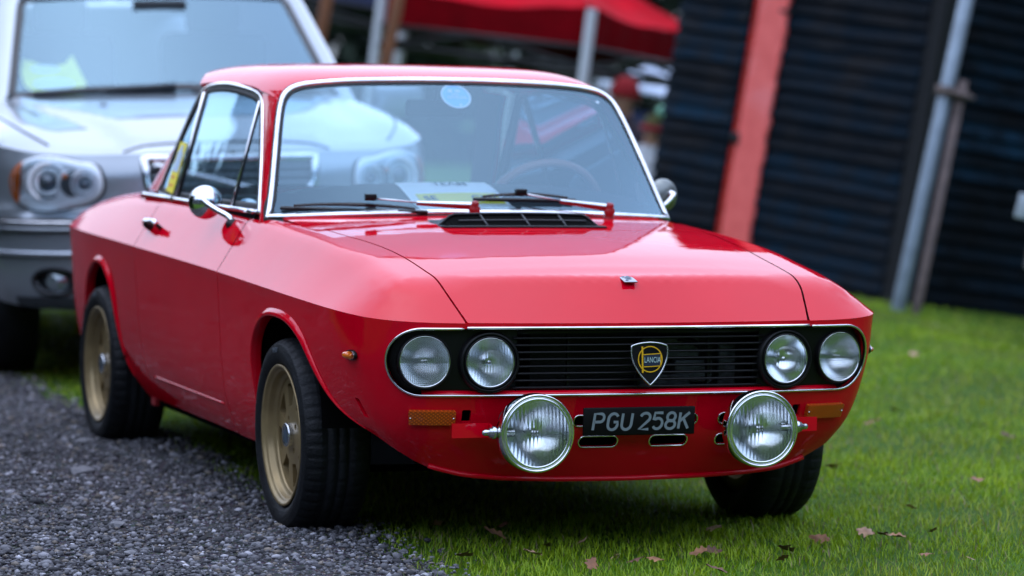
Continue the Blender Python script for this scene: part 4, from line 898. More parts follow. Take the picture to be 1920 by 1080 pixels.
def STOP(P):
    x = P[:, 0]; y = np.abs(P[:, 1]); q, d = SB.near(np.stack([x, -y], 1)); c, _ = SB.at(q)
    yr = np.interp(x, [-1.4, -.9, -.4, -.05], [.72, .60, .44, .37])
    t = sz0(x) - .055 * y ** 2 + .030 * sstep(yr + .05, yr - .05, y) + .02 * sstep(.62, .74, y) * sstep(-.15, -.6, x)
    return np.stack([x, P[:, 1], smin(c[:, 2] + .9 * d + .004, t, .05)], 1)
ssx = SB.s_of_x; SSK = SB.map
s_ = np.linspace(-float(ssx(-1.32)), float(ssx(-1.32)), 160); c_, _ = SB.at(s_); e_ = np.stack([c_[:, 0], np.where(s_ < 0, -c_[:, 1], c_[:, 1])], 1)
yb = np.linspace(-.80, .80, 20); wsb = lambda y: -1.22 - .22 * (y / .8) ** 2
sp('bonnet', panel(np.vstack([e_, np.stack([wsb(yb) - .03, yb], 1)]), STOP, .035, out=UPV))
# front skin with grille opening and arches
sa = np.array([(-.46 - .03, .34), (-.50, .50), (-.56, .62), (-.66, .72), (-.78, .77), (-.92, .785), (-1.06, .765), (-1.17, .70), (-1.24, .60), (-1.28, .45), (-1.29, .30)])
sar = curve3(np.c_[sa, 0 * sa[:, 0]], 40)[:, :2]; sas = np.stack([ssx(sar[:, 0]), sar[:, 1]], 1)
def sy(y): return float(SB.s_of_y(y))
tS = np.linspace(0, float(ssx(-2.6)), 120); hf = [(0, .30), (sy(-.5), .30), (float(ssx(-.40)), .33)] + [tuple(p) for p in sas] + [(float(ssx(-2.6)), .30)] + list(zip(tS[::-1], SB.at(tS[::-1])[0][:, 2]))[:-1]
hf.append((0, float(SB.at(np.array([0.]))[0][0, 2]))); hf = np.array(hf); full = np.vstack([hf[:-1], (hf * [-1, 1])[::-1][:-1]])
gp = np.array([(-sy(-.345), .905), (sy(-.345), .905), (sy(-.33), .80), (sy(-.27), .72), (-sy(-.27), .72), (-sy(-.33), .80)])
gp = np.array([(sy(.345), .905), (sy(-.345), .905), (sy(-.33), .80), (sy(-.27), .72), (sy(.27), .72), (sy(.33), .80)])
fogs = [circle2((sg * sy(-.66), .425), .085, 24, .05) for sg in (1, -1)]
sp('body_front', panel(full, SSK, .04, [gp] + fogs, out=lambda V: np.stack([np.where(V[:, 0] > -.3, 1., 0), np.sign(V[:, 1]), V[:, 0] * 0], 1), flange=.02))
gr = sp('grille', panel(gp * [.99, 1], lambda P: SSK(P, .02), .05, out=(1, 0, 0)), DGREY)
addg('grille_frame', sweep(SSK(dens(gp, .02), -.004), [(-.018, -.01), (.018, -.01), (.018, .006), (.008, .014), (-.008, .014), (-.018, .006)], (1, 0, 0), True), CHROME, gr)
for i in range(5): addg('grille_bar', sweep(SSK(np.stack([np.linspace(sy(.33), sy(-.33), 14), np.full(14, .87 - i * .033)], 1), .008), [(-.006, -.006), (.006, -.006), (.006, .006), (-.006, .006)], (1, 0, 0)), SILL, gr)
addg('diagonal_bar', sweep(SSK(np.stack([np.linspace(sy(.28), sy(-.31), 10), np.linspace(.73, .885, 10)], 1), -.004), [(-.01, -.004), (.01, -.004), (.01, .004), (-.01, .004)], (1, 0, 0)), CHROME, gr)
# headlamps
hl2 = np.array([(.485, .80), (.47, .86), (.50, .915), (.56, .925), (.66, .945), (.755, .955), (.84, .935), (.885, .87), (.87, .79), (.80, .745), (.70, .735), (.62, .755), (.56, .765)])
def hy(y):
    y = np.asarray(y); return np.interp(y, -SB.D[:3600, 1], SB.L[:3600])
hl2[:, 0] = .495 + (hl2[:, 0] - .47) * .76
hl3 = curve3(np.c_[hy(hl2[:, 0]), hl2[:, 1] - .035, 0 * hl2[:, 0]], 60, True)[:, :2]
hc = np.array([hl3[:, 0].mean(), hl3[:, 1].mean()])
for sg in (1, -1):
    def hm(P, off=-.006, sg=sg): V = SSK(P, off); V[:, 1] *= sg; return V
    o = sp('headlight', panel(hl3, lambda P: hm(P, -.005), .04, out=(1, 0, 0)), mat('lamp_bowl', (.86, .89, .90), .3, .0))
    addg('lamp_edge', sweep(hm(dens(hl3, .02), -.006), [(-.006, -.006), (.006, -.006), (.006, .004), (-.006, .004)], (1, 0, 0), True), DGREY, o)
    addg('white_surround', sweep(hm(dens(hc + (hl3 - hc) * [.88, .82], .02), -.009), [(-.022, -.004), (.022, -.004), (.016, .008), (-.016, .008)], (1, 0, 0), True), mat('lamp_white', (.92, .94, .95), .25, .0), o)
    addg('inner_lamp_recess', panel(circle2((float(hy(.575)), .812), .085, 30, .062), lambda P: hm(P, -.010), .04, out=(1, 0, 0)), mat('lamp_grey', (.10, .115, .125), .3, .2), o)
    for yy_, zz_, r_, mats in ((.690, .818, .080, 0), (.565, .812, .056, 1)):
        b = hm(np.array([[float(hy(yy_)), zz_]]), -.016)[0]; M = frame(b, (1, -sg * .25, .04))
        addg('lamp_ring', xf(lathe([(r_ * 1.02, -.006), (r_, .005), (r_ * .88, .006), (r_ * .84, .001)], 36), M), mat('lamp_white') if not mats else mat('lamp_bowl'), o)
        addg('lamp_dark_ring', xf(lathe([(r_ * .84, .0015), (r_ * .74, .0005)], 36), M), mat('lamp_grey', (.10, .115, .125), .3, .2), o)  # dark ring between the white rim and the bright bowl
        addg('inner_bowl', xf(lathe([(r_ * .74, .001), (r_ * .62, .004), (r_ * .46, -.002)], 36), M), mat('lamp_bowl_bright', (.75, .8, .83), .22, .3), o)
        addg('projector', xf(lathe([(r_ * .46, .0), (r_ * .3, .008), (.0001, .011)], 24), M), mat('projector_glass', (.16, .19, .21), .1, .3, coat=1), o)
    am = hl3[(hl3[:, 0] > hc[0])]; k = hc[0] + (hl3[:, 0].max() - hc[0]) * .70; ap = np.array([p for p in hl3 if p[0] > k]); ap = ap[np.argsort(ap[:, 1])]
    addg('turn_signal', panel(ap, lambda P: hm(P, -.026), .03, out=(1, 0, 0)), AMBER, o)
    addg('bulb', xf(lathe([(.012, 0), (.010, .01), (.0001, .014)], 12), frame(hm(np.array([[float(hy(.635)), .842]]), -.012)[0], (1, 0, 0))), AMBER, o)
    addg('cover_glass', panel(hl3, lambda P: hm(P, -.032), .05, out=(1, 0, 0)), CLEARG, o)
    def row(y0, y1, z, off, prof, nm, m):
        q = np.linspace(float(hy(y0)), float(hy(y1)), 16); return sp(nm, sweep(hm(np.stack([q, np.full(16, z)], 1), off), prof, (1, 0, 0)), m)
    row(.44, .86, .655, -.010, [(-.022, -.01), (.022, -.01), (.02, .006), (-.02, .006)], 'bumper_slot', mat('slot_black', (.008, .009, .01), .6))
    row(.44, .85, .658, -.018, [(-.006, -.004), (.006, -.004), (.006, .004), (-.006, .004)], 'slot_trim', CHROME)
    row(.42, .86, .632, -.014, [(-.008, -.006), (.008, -.006), (.006, .008), (-.006, .008)], 'slot_trim', SIL)
    row(.40, .87, .535, -.006, [(-.012, -.006), (.012, -.006), (.008, .010), (-.008, .010)], 'bumper_moulding', mat('moulding_silver', (.55, .6, .65), .25, .6, coat=.6))
    b = hm(np.array([[sy(-.66), .425]]), .02)[0]; fo = sp('fog_lamp', xf(lathe([(.045, -.02), (.045, .0), (.04, .004), (.0001, .012)], 28), frame(b, (1, -sg * .25, 0))), mat('fog_glass', (.3, .36, .38), .1, .6, coat=1))
    addg('fog_recess', panel(circle2((sy(-.66), .425), .085, 24, .05), lambda P: hm(P, .03), .05, out=(1, 0, 0)), DGREY, fo)
    addg('fog_bezel', sweep(hm(circle2((sy(-.66), .425), .088, 30, .053), -.002), [(-.008, -.005), (.008, -.005), (.008, .005), (-.008, .005)], (1, 0, 0), True), DGREY, fo)
lowp = np.array([(-float(hy(.80)), .325), (-float(hy(.80)), .36), (sy(.5), .36), (sy(-.5), .36), (float(hy(.80)), .36), (float(hy(.80)), .325), (sy(-.5), .302), (sy(.5), .302)])
sp('bumper_skirt', panel(lowp, lambda P: SSK(P, -.006), .06, out=(1, 0, 0), flange=.004), mat('skirt_grey', (.035, .042, .048), .45))
for sg in (-1, 1):
    gp_ = curve3([(-.27, sg * .70, 0), (-.45, sg * .775, 0), (-.75, sg * .82, 0), (-1.15, sg * .835, 0)], 30)[:, :2]; sp('bonnet_gap', tube(STOP(gp_) + [0, 0, .001], .0045, 6), DGREY)
gp_ = np.stack([np.full(24, -.115), np.linspace(-.42, .42, 24)], 1); sp('bonnet_gap', tube(STOP(gp_) + [0, 0, .001], .004, 6), DGREY)
# windscreen, pillars, roof
def SWS(P, off=0.):
    y, z = P[:, 0], P[:, 1]; x = -1.18 - .22 * (y / .8) ** 2 - 1.35 * (z - 1.14) + off; return np.stack([x, y, z], 1)
swo = np.array([(-.735, 1.125), (-.70, 1.25), (-.655, 1.42), (-.62, 1.55), (-.60, 1.585), (-.55, 1.60), (-.3, 1.612), (0, 1.615)]); swo = np.vstack([swo, (swo * [-1, 1])[::-1][1:], [(.4, 1.15), (0, 1.16), (-.4, 1.15)]])
sp('windscreen', panel(swo, SWS, .08, out=(1, 0, .7)), GLS)
def sin_(P, d):
    c = np.array([0, 1.36]); T = np.roll(P, -1, 0) - np.roll(P, 1, 0); T /= np.linalg.norm(T, axis=1)[:, None]; Nn = np.stack([-T[:, 1], T[:, 0]], 1)
    if np.mean(np.sum(Nn * (c - P), 1)) < 0: Nn = -Nn
    return P + Nn * d
swd = dens(swo, .03)
sp('windscreen_edge', sweep(SWS(sin_(swd, .022), .002), [(-.022, -.002), (.022, -.002), (.022, .002), (-.022, .002)], (.6, 0, .8), True), mat('glass_frit', (.01, .011, .012), .3))
zz = np.linspace(1.08, 1.60, 16); yA = np.interp(zz, [1.08, 1.125, 1.25, 1.42, 1.55, 1.60], [-.745, -.735, -.70, -.655, -.62, -.595]); A = SWS(np.stack([yA, zz], 1))
B = A + np.stack([-.17 + 0 * zz, -.085 - .0 * zz, .0 * zz + .02], 1)
sboth('front_pillar', strip(A, B, .03, np.array([.5, -.8, .2])), SIL)
def SRF(P): x, y = P[:, 0], np.abs(P[:, 1]); u = np.clip((x + 2.9) / 1.1, -2, 2); return np.stack([x, P[:, 1], 1.735 - .06 * np.where(u > 0, u, u * .5) ** 2 * (1 + np.clip(u - .6, 0, 1)) - .03 * (y / .68) ** 2 - .07 * (y / .70) ** 8], 1)
rfp = np.vstack([SWS(np.stack([np.linspace(-.60, .60, 20), 1.60 + .015 * (1 - (np.linspace(-.6, .6, 20) / .6) ** 2)], 1))[:, :2] + [.01, 0], [(-2.2, .69), (-3.5, .70), (-4.5, .62), (-4.5, -.62), (-3.5, -.70), (-2.2, -.69)]])
sp('roof', panel(rfp, SRF, .08, out=UPV, flange=.06))
sboth('roof_rail', sweep(curve3([(-2.0, -.66, 1.69), (-2.2, -.665, 1.755), (-3.2, -.67, 1.79), (-4.2, -.64, 1.76)], 24), [(-.018, -.014), (.018, -.014), (.018, .014), (-.018, .014)]), SIL)
sgm = lambda P: np.stack([P[:, 0], -(.885 - .34 * (P[:, 1] - 1.02)), P[:, 1]], 1)
sboth('side_glass', panel(np.array([(-1.50, 1.06), (-1.78, 1.30), (-2.1, 1.56), (-2.5, 1.63), (-4.2, 1.62), (-4.4, 1.08)]), sgm, .1, out=(0, -1, 0)), mat('dark_glass', (.006, .008, .01), .05, coat=1))
sboth('door_skin', panel(np.array([(-1.30, .98), (-1.32, 1.07), (-4.4, 1.10), (-4.5, 1.0)]), lambda P: np.stack([P[:, 0], -(.947 - .75 * (P[:, 1] - .98)), P[:, 1]], 1), .1, out=(0, -1, .3)), SIL)
sboth('body_side', panel(np.array([(-2.6, .30), (-2.6, 1.0), (-4.6, 1.03), (-4.6, .35)]), lambda P: np.stack([P[:, 0], -.935 + 0 * P[:, 0], P[:, 1]], 1), .1, out=(0, -1, 0)), SIL)
sp('tail_panel', box((-4.6, 0, .98), (.2, 1.75, 1.25), None, .05), SIL)
sp('underbody', box((-2.4, 0, .36), (3.9, 1.6, .14)), DARK, False); sp('cabin_floor', box((-2.9, 0, .9), (2.9, 1.7, .05)), DARK, False); sp('radiator_block', box((-.35, 0, .62), (.1, 1.4, .6)), DARK, False)
sp('dashboard', box((-1.62, 0, 1.08), (.55, 1.45, .10), None, .03), DGREY); sp('headliner', box((-2.9, 0, 1.62), (1.9, 1.2, .02)), mat('suv_headliner', (.25, .27, .29), .9), False)
for yv in (-.36, .36): sp('front_seat', join(box((-2.35, yv, 1.15), (.16, .50, .55), None, .05), box((-2.38, yv, 1.50), (.10, .26, .17), None, .04)), mat('seat_grey', (.06, .065, .07), .8))
sp('interior_mirror', box((-1.72, 0, 1.53), (.03, .24, .07), None, .01), DGREY)
for sg in (-1, 1):
    mm = sp('door_mirror', xf(box((0, 0, 0), (.13, .24, .17), None, .045), Matrix.Translation((-1.62, sg * 1.06, 1.12))), SIL); addg('mirror_arm', box((-1.62, sg * .93, 1.06), (.06, .14, .04), None, .01), DGREY, mm)
    for xx in (-.92, -3.75):
        wt = sp('wheel', lathe([(.21, -.02), (.23, .005), (.30, .01), (.34, -.005), (.358, -.03), (.36, -.12), (.34, -.20), (.22, -.22)], 60), TYRE); wt.matrix_local = Matrix.Translation((xx, sg * .905, .345)) @ Matrix.Rotation(R_(90 if sg < 0 else -90), 4, 'X')
        addg('rim', lathe([(.22, -.02), (.215, .0), (.20, -.02), (.17, -.05), (.05, -.03), (.0001, -.03)], 40), STEEL, wt)
        wl = sp('wheel_well', cylwell(0, .42, -.88, -.52), DARK, False); wl.matrix_local = Matrix.Translation((xx, 0, .10)) @ (Matrix.Scale(-1, 4, (0, 1, 0)) if sg > 0 else Matrix.Identity(4))
for y0, y1, z0 in ((-.62, -.02, 1.175), (.05, .62, 1.175)):
    sp('wiper', tube(SWS(np.stack([np.linspace(y0, y1, 10), np.linspace(z0 - .02, z0 + .012, 10)], 1), .03), .014, 8), DGREY)
sboth('washer_jet', box((-1.05, -.36, 1.166), (.03, .03, .015), None, .004), DGREY)
# high-visibility sheet propped behind the windscreen
hvm = lambda P: SWS(P, -.05)
hv = addg('parking_sheet', panel(np.array([(-.665, 1.315), (-.60, 1.30), (-.53, 1.272), (-.46, 1.285), (-.42, 1.325), (-.385, 1.20), (-.40, 1.165), (-.45, 1.155), (-.60, 1.155), (-.64, 1.19)]), hvm, .04, out=(1, 0, .5)), mat('lime_paper', (.92, .95, .10), .6, noise=.15, nscale=8), None)
addg('sheet_print', join(panel(circle2((-.52, 1.20), .085, 20, .025), lambda P: SWS(P, -.046), .03, out=(1, 0, .5))[:2], panel(circle2((-.545, 1.265), .06, 20, .018), lambda P: SWS(P, -.046), .03, out=(1, 0, .5))[:2]), mat('sheet_pale', (.78, .85, .82), .6), hv)
bpy.context.view_layer.update()
hv.matrix_world = suv.matrix_world.copy()
tag(hv, 'crumpled yellow-green sheet propped inside the SUV windscreen', 'paper')
# ------------------------------------------------------------ leaning frame of the yard buildings (the bank tilts under the cars)
FH = np.array([-.94034895, .34021149, 0]); RH = np.array([.34021149, .94034895, 0]); LEAN = R_(8.6)
ZB = math.cos(LEAN) * np.array([0, 0, 1.]) + math.sin(LEAN) * RH; RB = math.cos(LEAN) * RH - math.sin(LEAN) * np.array([0, 0, 1.])
def fr_at(lat, dep, ang=0., z=0.):
    """frame with x along the lateral direction turned by ang towards depth, y deeper, z leaning up"""
    o = CAM_POS + RH * lat + FH * dep; o[2] = z
    a = RB * math.cos(ang) + FH * math.sin(ang); b = -RB * math.sin(ang) + FH * math.cos(ang)
    return Matrix([[a[i], b[i], ZB[i], o[i]] for i in range(3)] + [[0, 0, 0, 1]])
BOARD = mat('tarred_board', (.0014, .0065, .0120), .6, spec=.12, noise=.85, nscale=4, bump=.7, bscale=26)
BOARDS = [mat('tarred_board_%d' % k, tuple(c * q for c in (.0016, .0082, .0155)), .6, spec=.12, noise=.8, nscale=3 + k, bump=.7, bscale=26) for k, q in enumerate((.45, .8, 1.2, 1.9))]
BOARDE = mat('board_edge', (.006, .007, .009), .8)
REDP = mat('red_gloss_board', (1.0, .17, .15), .25, coat=.8, noise=.12, nscale=9)
GALV = mat('galvanised_steel', (.22, .27, .31), .45, .5, noise=.2, nscale=10)
RUST = mat('rusty_steel', (.14, .105, .095), .75, .2, noise=.35, nscale=14)
def root_at(name, M, label, cat, group=None):
    o = empty(name, (0, 0, 0), label, cat, group); o.matrix_world = M; return o
bm_ = fr_at(2.19, 20.1, 0, -.45)
barn = root_at('barn', bm_, 'black weatherboarded barn with one broad red-painted upright', 'barn')
rb = np.random.default_rng(3)
EXP = .0935
def boards(wall_ang, L0, L1, n, zoff, ragged=0., back=0., tone=None):
    d = np.array([math.cos(wall_ang), math.sin(wall_ang), 0]); nrm_ = np.array([math.sin(wall_ang), -math.cos(wall_ang), 0]);
    if nrm_[1] > 0: nrm_ = -nrm_
    for i in range(n):
        z = i * EXP; l0 = L0 + rb.uniform(-1, 1) * ragged * .3; l1 = L1 + rb.uniform(-1, 1) * ragged
        bow = rb.uniform(-.006, .006); m = 6; t = np.linspace(0, 1, m)
        c0 = np.outer(l0 + (l1 - l0) * t, d) + np.outer(back + .038 + rb.uniform(-.004, .004) + bow * np.sin(t * 3.1), nrm_)
        zz_ = z + .006 * np.sin(t * 5 + i) * rb.uniform(0, 1) + rb.uniform(-.005, .005)
        lo = c0 + np.stack([0 * t, 0 * t, zz_], 1); top = c0 - np.outer(np.full(m, .033), nrm_) + np.stack([0 * t, 0 * t, zz_ + EXP + .012], 1)
        lob = lo - np.outer(np.full(m, .034), nrm_); V = np.concatenate([lo, top, lob]); F = []
        for k in range(m - 1): F += [(k, k + 1, m + k + 1, m + k), (2 * m + k, 2 * m + k + 1, k + 1, k)]
        F += [(0, m, 2 * m), (m - 1, 3 * m - 1, 2 * m - 1)]
        fn = np.cross(V[F[0][1]] - V[F[0][0]], V[F[0][2]] - V[F[0][0]])
        if fn @ nrm_ < 0: F = [f[::-1] for f in F]
        o = add('plank', V, F, BOARDS[int(rb.choice(4, p=[.25, .35, .27, .13]))], barn, False)
LA, RA = R_(180 - 48), R_(42); NB = 41
boards(LA, 0.06, 1.22, NB, 0, .015); boards(LA, 1.50, 2.12, NB, 0, .0, .03); boards(RA, .10, 4.2, NB, 0, .0, -.02)
dL = np.array([math.cos(LA), math.sin(LA), 0]); nL = np.array([-math.sin(LA), math.cos(LA), 0]); nL = nL if nL[1] < 0 else -nL
rz = np.arange(-.3, 3.9, .035); rl_ = 1.19 + rb.uniform(-.009, .009, len(rz)) + .003 * np.sin(rz * 31)      # one upright plank, its brushed edge uneven
out_ = np.vstack([np.stack([rl_, rz], 1), [(1.43, 3.87), (1.43, -.3)]])
rp_ = panel(out_, lambda P: np.outer(P[:, 0], dL) + nL * .052 + np.stack([0 * P[:, 0], 0 * P[:, 0], P[:, 1]], 1), .2, out=nL, flange=.03)
addg('red_upright', rp_, REDP, barn)
add('upright_edge', *box((0, 0, 0), (.045, .05, 4.2), Matrix.Translation(dL * 1.452 + nL * .026 + np.array([0, 0, 1.8])) @ Matrix.Rotation(LA, 4, 'Z')), mat('red_gloss_shaded', (.40, .012, .006), .45, noise=.2, nscale=8), barn, False)  # side face of the plank, its shade put into a deeper red
wl_ = lambda a, L, h, off: np.array([[math.cos(a) * L[0], math.sin(a) * L[0], h[0]], [math.cos(a) * L[1], math.sin(a) * L[1], h[0]], [math.cos(a) * L[1], math.sin(a) * L[1], h[1]], [math.cos(a) * L[0], math.sin(a) * L[0], h[1]]]) + off
add('wall_backing', np.vstack([wl_(LA, (0, 2.13), (-.3, 4), -nL * .02), wl_(RA, (0, 4.3), (-.3, 4), np.array([-.02, .05, 0]))]), [(0, 1, 2, 3), (4, 5, 6, 7)], BOARDE, barn, False)
add('far_wall', *box((1.2, 4.5, 1.9), (4.2, .1, 4.2)), BOARDE, barn, False)
add('corner_post', *xf(box((0, 0, 1.9), (.11, .10, 4.2)), Matrix.Translation((.02, .03, 0)) @ Matrix.Rotation(LA, 4, 'Z')), BOARDE, barn, False)
add('door_edge', *box((0, 0, 0), (.05, .06, 4.0), Matrix.Translation(dL * 1.475 + nL * .0 + np.array([0, 0, 1.9])) @ Matrix.Rotation(LA, 4, 'Z')), BOARDE, barn, False)
add('door_latch', *box((0, 0, 0), (.06, .05, .075), Matrix.Translation(dL * 1.44 + nL * .05 + np.array([0, 0, 1.23])) @ Matrix.Rotation(LA, 4, 'Z'), .012), mat('latch_iron', (.03, .032, .035), .4, .7), barn)
add('batten', *box((0, 0, 0), (.10, .02, .018), Matrix.Translation(dL * 1.20 + nL * .046 + np.array([0, 0, 2.055])) @ Matrix.Rotation(LA, 4, 'Z')), BOARDE, barn, False)
# scaffold poles by the corner
Mp = fr_at(2.20, 19.3, 0, -.1); Mp = Mp @ Matrix.Rotation(R_(2.4), 4, 'Y')
pole = add('scaffold_pole', *lathe([(.0001, 3.9), (.042, 3.9), (.042, -.1)], 18), GALV); pole.matrix_world = Mp; tag(pole, 'tall grey galvanised pole leaning beside the barn corner', 'pole')
Mp2 = fr_at(2.305, 19.3, 0, -.1) @ Matrix.Rotation(R_(1.6), 4, 'Y')
pole2 = add('rusty_pole', *lathe([(.0001, 1.42), (.028, 1.42), (.028, -.1)], 16), RUST); pole2.matrix_world = Mp2; tag(pole2, 'short rusty brown pole clamped against the grey pole', 'pole')
cl_ = add('pole_clamp', *join(xf(lathe([(.058, -.03), (.064, -.02), (.064, .02), (.058, .03)], 20), Matrix.Translation((.0, 0, 1.36))), box((.085, -.01, 1.36), (.10, .07, .04), None, .01), tube([(.02, -.06, 1.36), (.16, -.05, 1.352)], .012, 8)), RUST); cl_.matrix_world = Mp; tag(cl_, 'rusty clamp tying the short pole to the grey pole', 'clamp')
# something with a pale plate at the yard edge
Mv = fr_at(2.515, 17.2, R_(0), .0)
veh = root_at('utility_vehicle', Mv, 'dark green vehicle nose with pale number plate in front of the barn', 'vehicle')
VG = mat('vehicle_green', (.018, .026, .018), .45, coat=.4)
add('wing', *xf(lathe([(.0001, .20), (.10, .19), (.20, .12), (.24, .0), (.24, -.25)], 30), Matrix.Translation((.30, .1, .60))), VG, veh)
add('bonnet', *box((.62, .5, .62), (.5, 1.2, .5), None, .08), VG, veh)
add('number_plate', *xf(box((0, 0, 0), (.062, .012, .125), None, .004), Matrix.Translation((-.032, -.10, .665)) @ Matrix.Rotation(R_(4), 4, 'Y')), mat('plate_pale', (.42, .47, .52), .5, noise=.15, nscale=40), veh)
add('plate_bracket', *box((.03, -.09, .70), (.07, .02, .012)), BLACK, veh, False)
add('lamp', *xf(lathe([(.0001, .03), (.05, .025), (.085, 0), (.08, -.08), (.03, -.13)], 24), Matrix.Translation((.09, -.1, .90)) @ Matrix.Rotation(R_(90), 4, 'X')), mat('lamp_dark', (.05, .055, .065), .25, .5), veh)
add('tyre', *xf(lathe([(.15, -.07), (.28, -.08), (.31, -.05), (.31, .05), (.28, .08), (.15, .07)], 32), Matrix.Translation((.40, .25, .30)) @ Matrix.Rotation(R_(90), 4, 'Y')), TYRE, veh)
# gazebos
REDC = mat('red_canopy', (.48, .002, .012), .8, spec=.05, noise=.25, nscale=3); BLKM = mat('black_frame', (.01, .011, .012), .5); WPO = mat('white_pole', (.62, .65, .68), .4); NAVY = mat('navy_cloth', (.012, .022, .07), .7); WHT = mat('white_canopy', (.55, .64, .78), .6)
def gazebo(name, M, S, H, val, peak, cm, vm, pm, label, truss=True, wall=None, pw=.045):
    o = root_at(name, M, label, 'gazebo')
    n = 10; V = []; F = []
    # sagging roof: four cloth triangles
    for k in range(4):
        c0 = np.array([(0, 0), (S, 0), (S, S), (0, S)][k], float); c1 = np.array([(0, 0), (S, 0), (S, S), (0, S)][(k + 1) % 4], float); b = len(V); cen = np.array([S / 2, S / 2])
        for i in range(n + 1):
            v = i / n
            for j in range(n + 1):
                u = j / n; p = (c0 * (1 - u) + c1 * u) * (1 - v) + cen * v
                V.append((p[0], p[1], H + peak * v ** 1.25 - .07 * math.sin(u * math.pi) * (1 - v) - .03 * math.sin(v * math.pi) + .012 * math.sin(u * 14 + k) * (1 - v)))
        for i in range(n):
            for j in range(n): a = b + i * (n + 1) + j; F.append((a, a + 1, a + n + 2, a + n + 1))
    add('canopy', V, F, cm, o)
    for k in range(4):
        c0 = np.array([(0, 0), (S, 0), (S, S), (0, S)][k], float); c1 = np.array([(0, 0), (S, 0), (S, S), (0, S)][(k + 1) % 4], float); t = np.linspace(0, 1, 25)
        P = np.outer(1 - t, c0) + np.outer(t, c1); V = [(p[0], p[1], H - .07 * math.sin(a * math.pi)) for p, a in zip(P, t)] + [(p[0] + .012 * math.sin(a * 40), p[1] + .012 * math.cos(a * 33), H - val + .004 * math.sin(a * 30) - .04 * math.sin(a * math.pi)) for p, a in zip(P, t)]
        add('valance', V, [(i, i + 1, 26 + i, 25 + i) for i in range(24)], vm, o)
        q = -.03; cc = np.where(c0 < .1, q, S - q); c2 = np.where(c1 < .1, q, S - q)
        add('leg', *box((cc[0], cc[1], H / 2 - .2), (pw, pw, H + .36)), pm, o, False)
        if truss:
            for z0, z1 in ((H - val - .02, H - val - .02), (H - val - .16, H - val - .16)): add('truss_rail', *tube([(cc[0], cc[1], z0), (c2[0], c2[1], z1)], .022, 6), BLKM, o)
            for a0, a1 in ((0, .5), (.5, 1)):
                A0 = cc * (1 - a0) + c2 * a0; A1 = cc * (1 - a1) + c2 * a1; up = a0 == 0
                add('truss_brace', *tube([(A0[0], A0[1], H - val - (.16 if up else .02)), (A1[0], A1[1], H - val - (.02 if up else .16))], .018, 6), BLKM, o)
    if wall:
        add('side_wall', [(.05, .05, .1), (S - .05, .05, .1), (S - .05, .05, H - .3), (.05, .05, H - .3)], [(0, 1, 2, 3)], wall, o)
    return o
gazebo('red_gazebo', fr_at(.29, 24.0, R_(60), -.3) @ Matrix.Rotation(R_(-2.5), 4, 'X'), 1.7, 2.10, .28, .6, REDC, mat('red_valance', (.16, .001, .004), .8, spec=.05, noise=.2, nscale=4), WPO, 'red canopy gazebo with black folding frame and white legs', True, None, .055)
gazebo('navy_gazebo', fr_at(-1.165, 25.5, R_(70), -.3), 2.4, 2.30, .22, .6, NAVY, NAVY, WPO, 'dark blue canopy gazebo with white legs behind the SUV', True, None, .07)
gazebo('white_gazebo', fr_at(.82, 36, R_(5), -.2), 1.25, 1.50, .06, .36, WHT, WHT, WPO, 'small white gazebo with dark blue side wall beyond the red canopy', False, NAVY)
TIMB = mat('brown_timber', (.20, .075, .03), .7, noise=.3, nscale=12)
for la, dp, ln, lb in ((-1.19, 24.3, 2.6, 'brown timber post standing beside a white gazebo leg'), (-1.73, 24.8, 2.8, 'brown timber post half hidden by the SUV roof pillar')):
    po = add('timber_post', *box((0, 0, ln / 2 - .15), (.075, .075, ln), None, .008), TIMB); po.matrix_world = fr_at(la, dp, .3, 0) @ Matrix.Rotation(R_(2), 4, 'Y'); tag(po, lb, 'post')
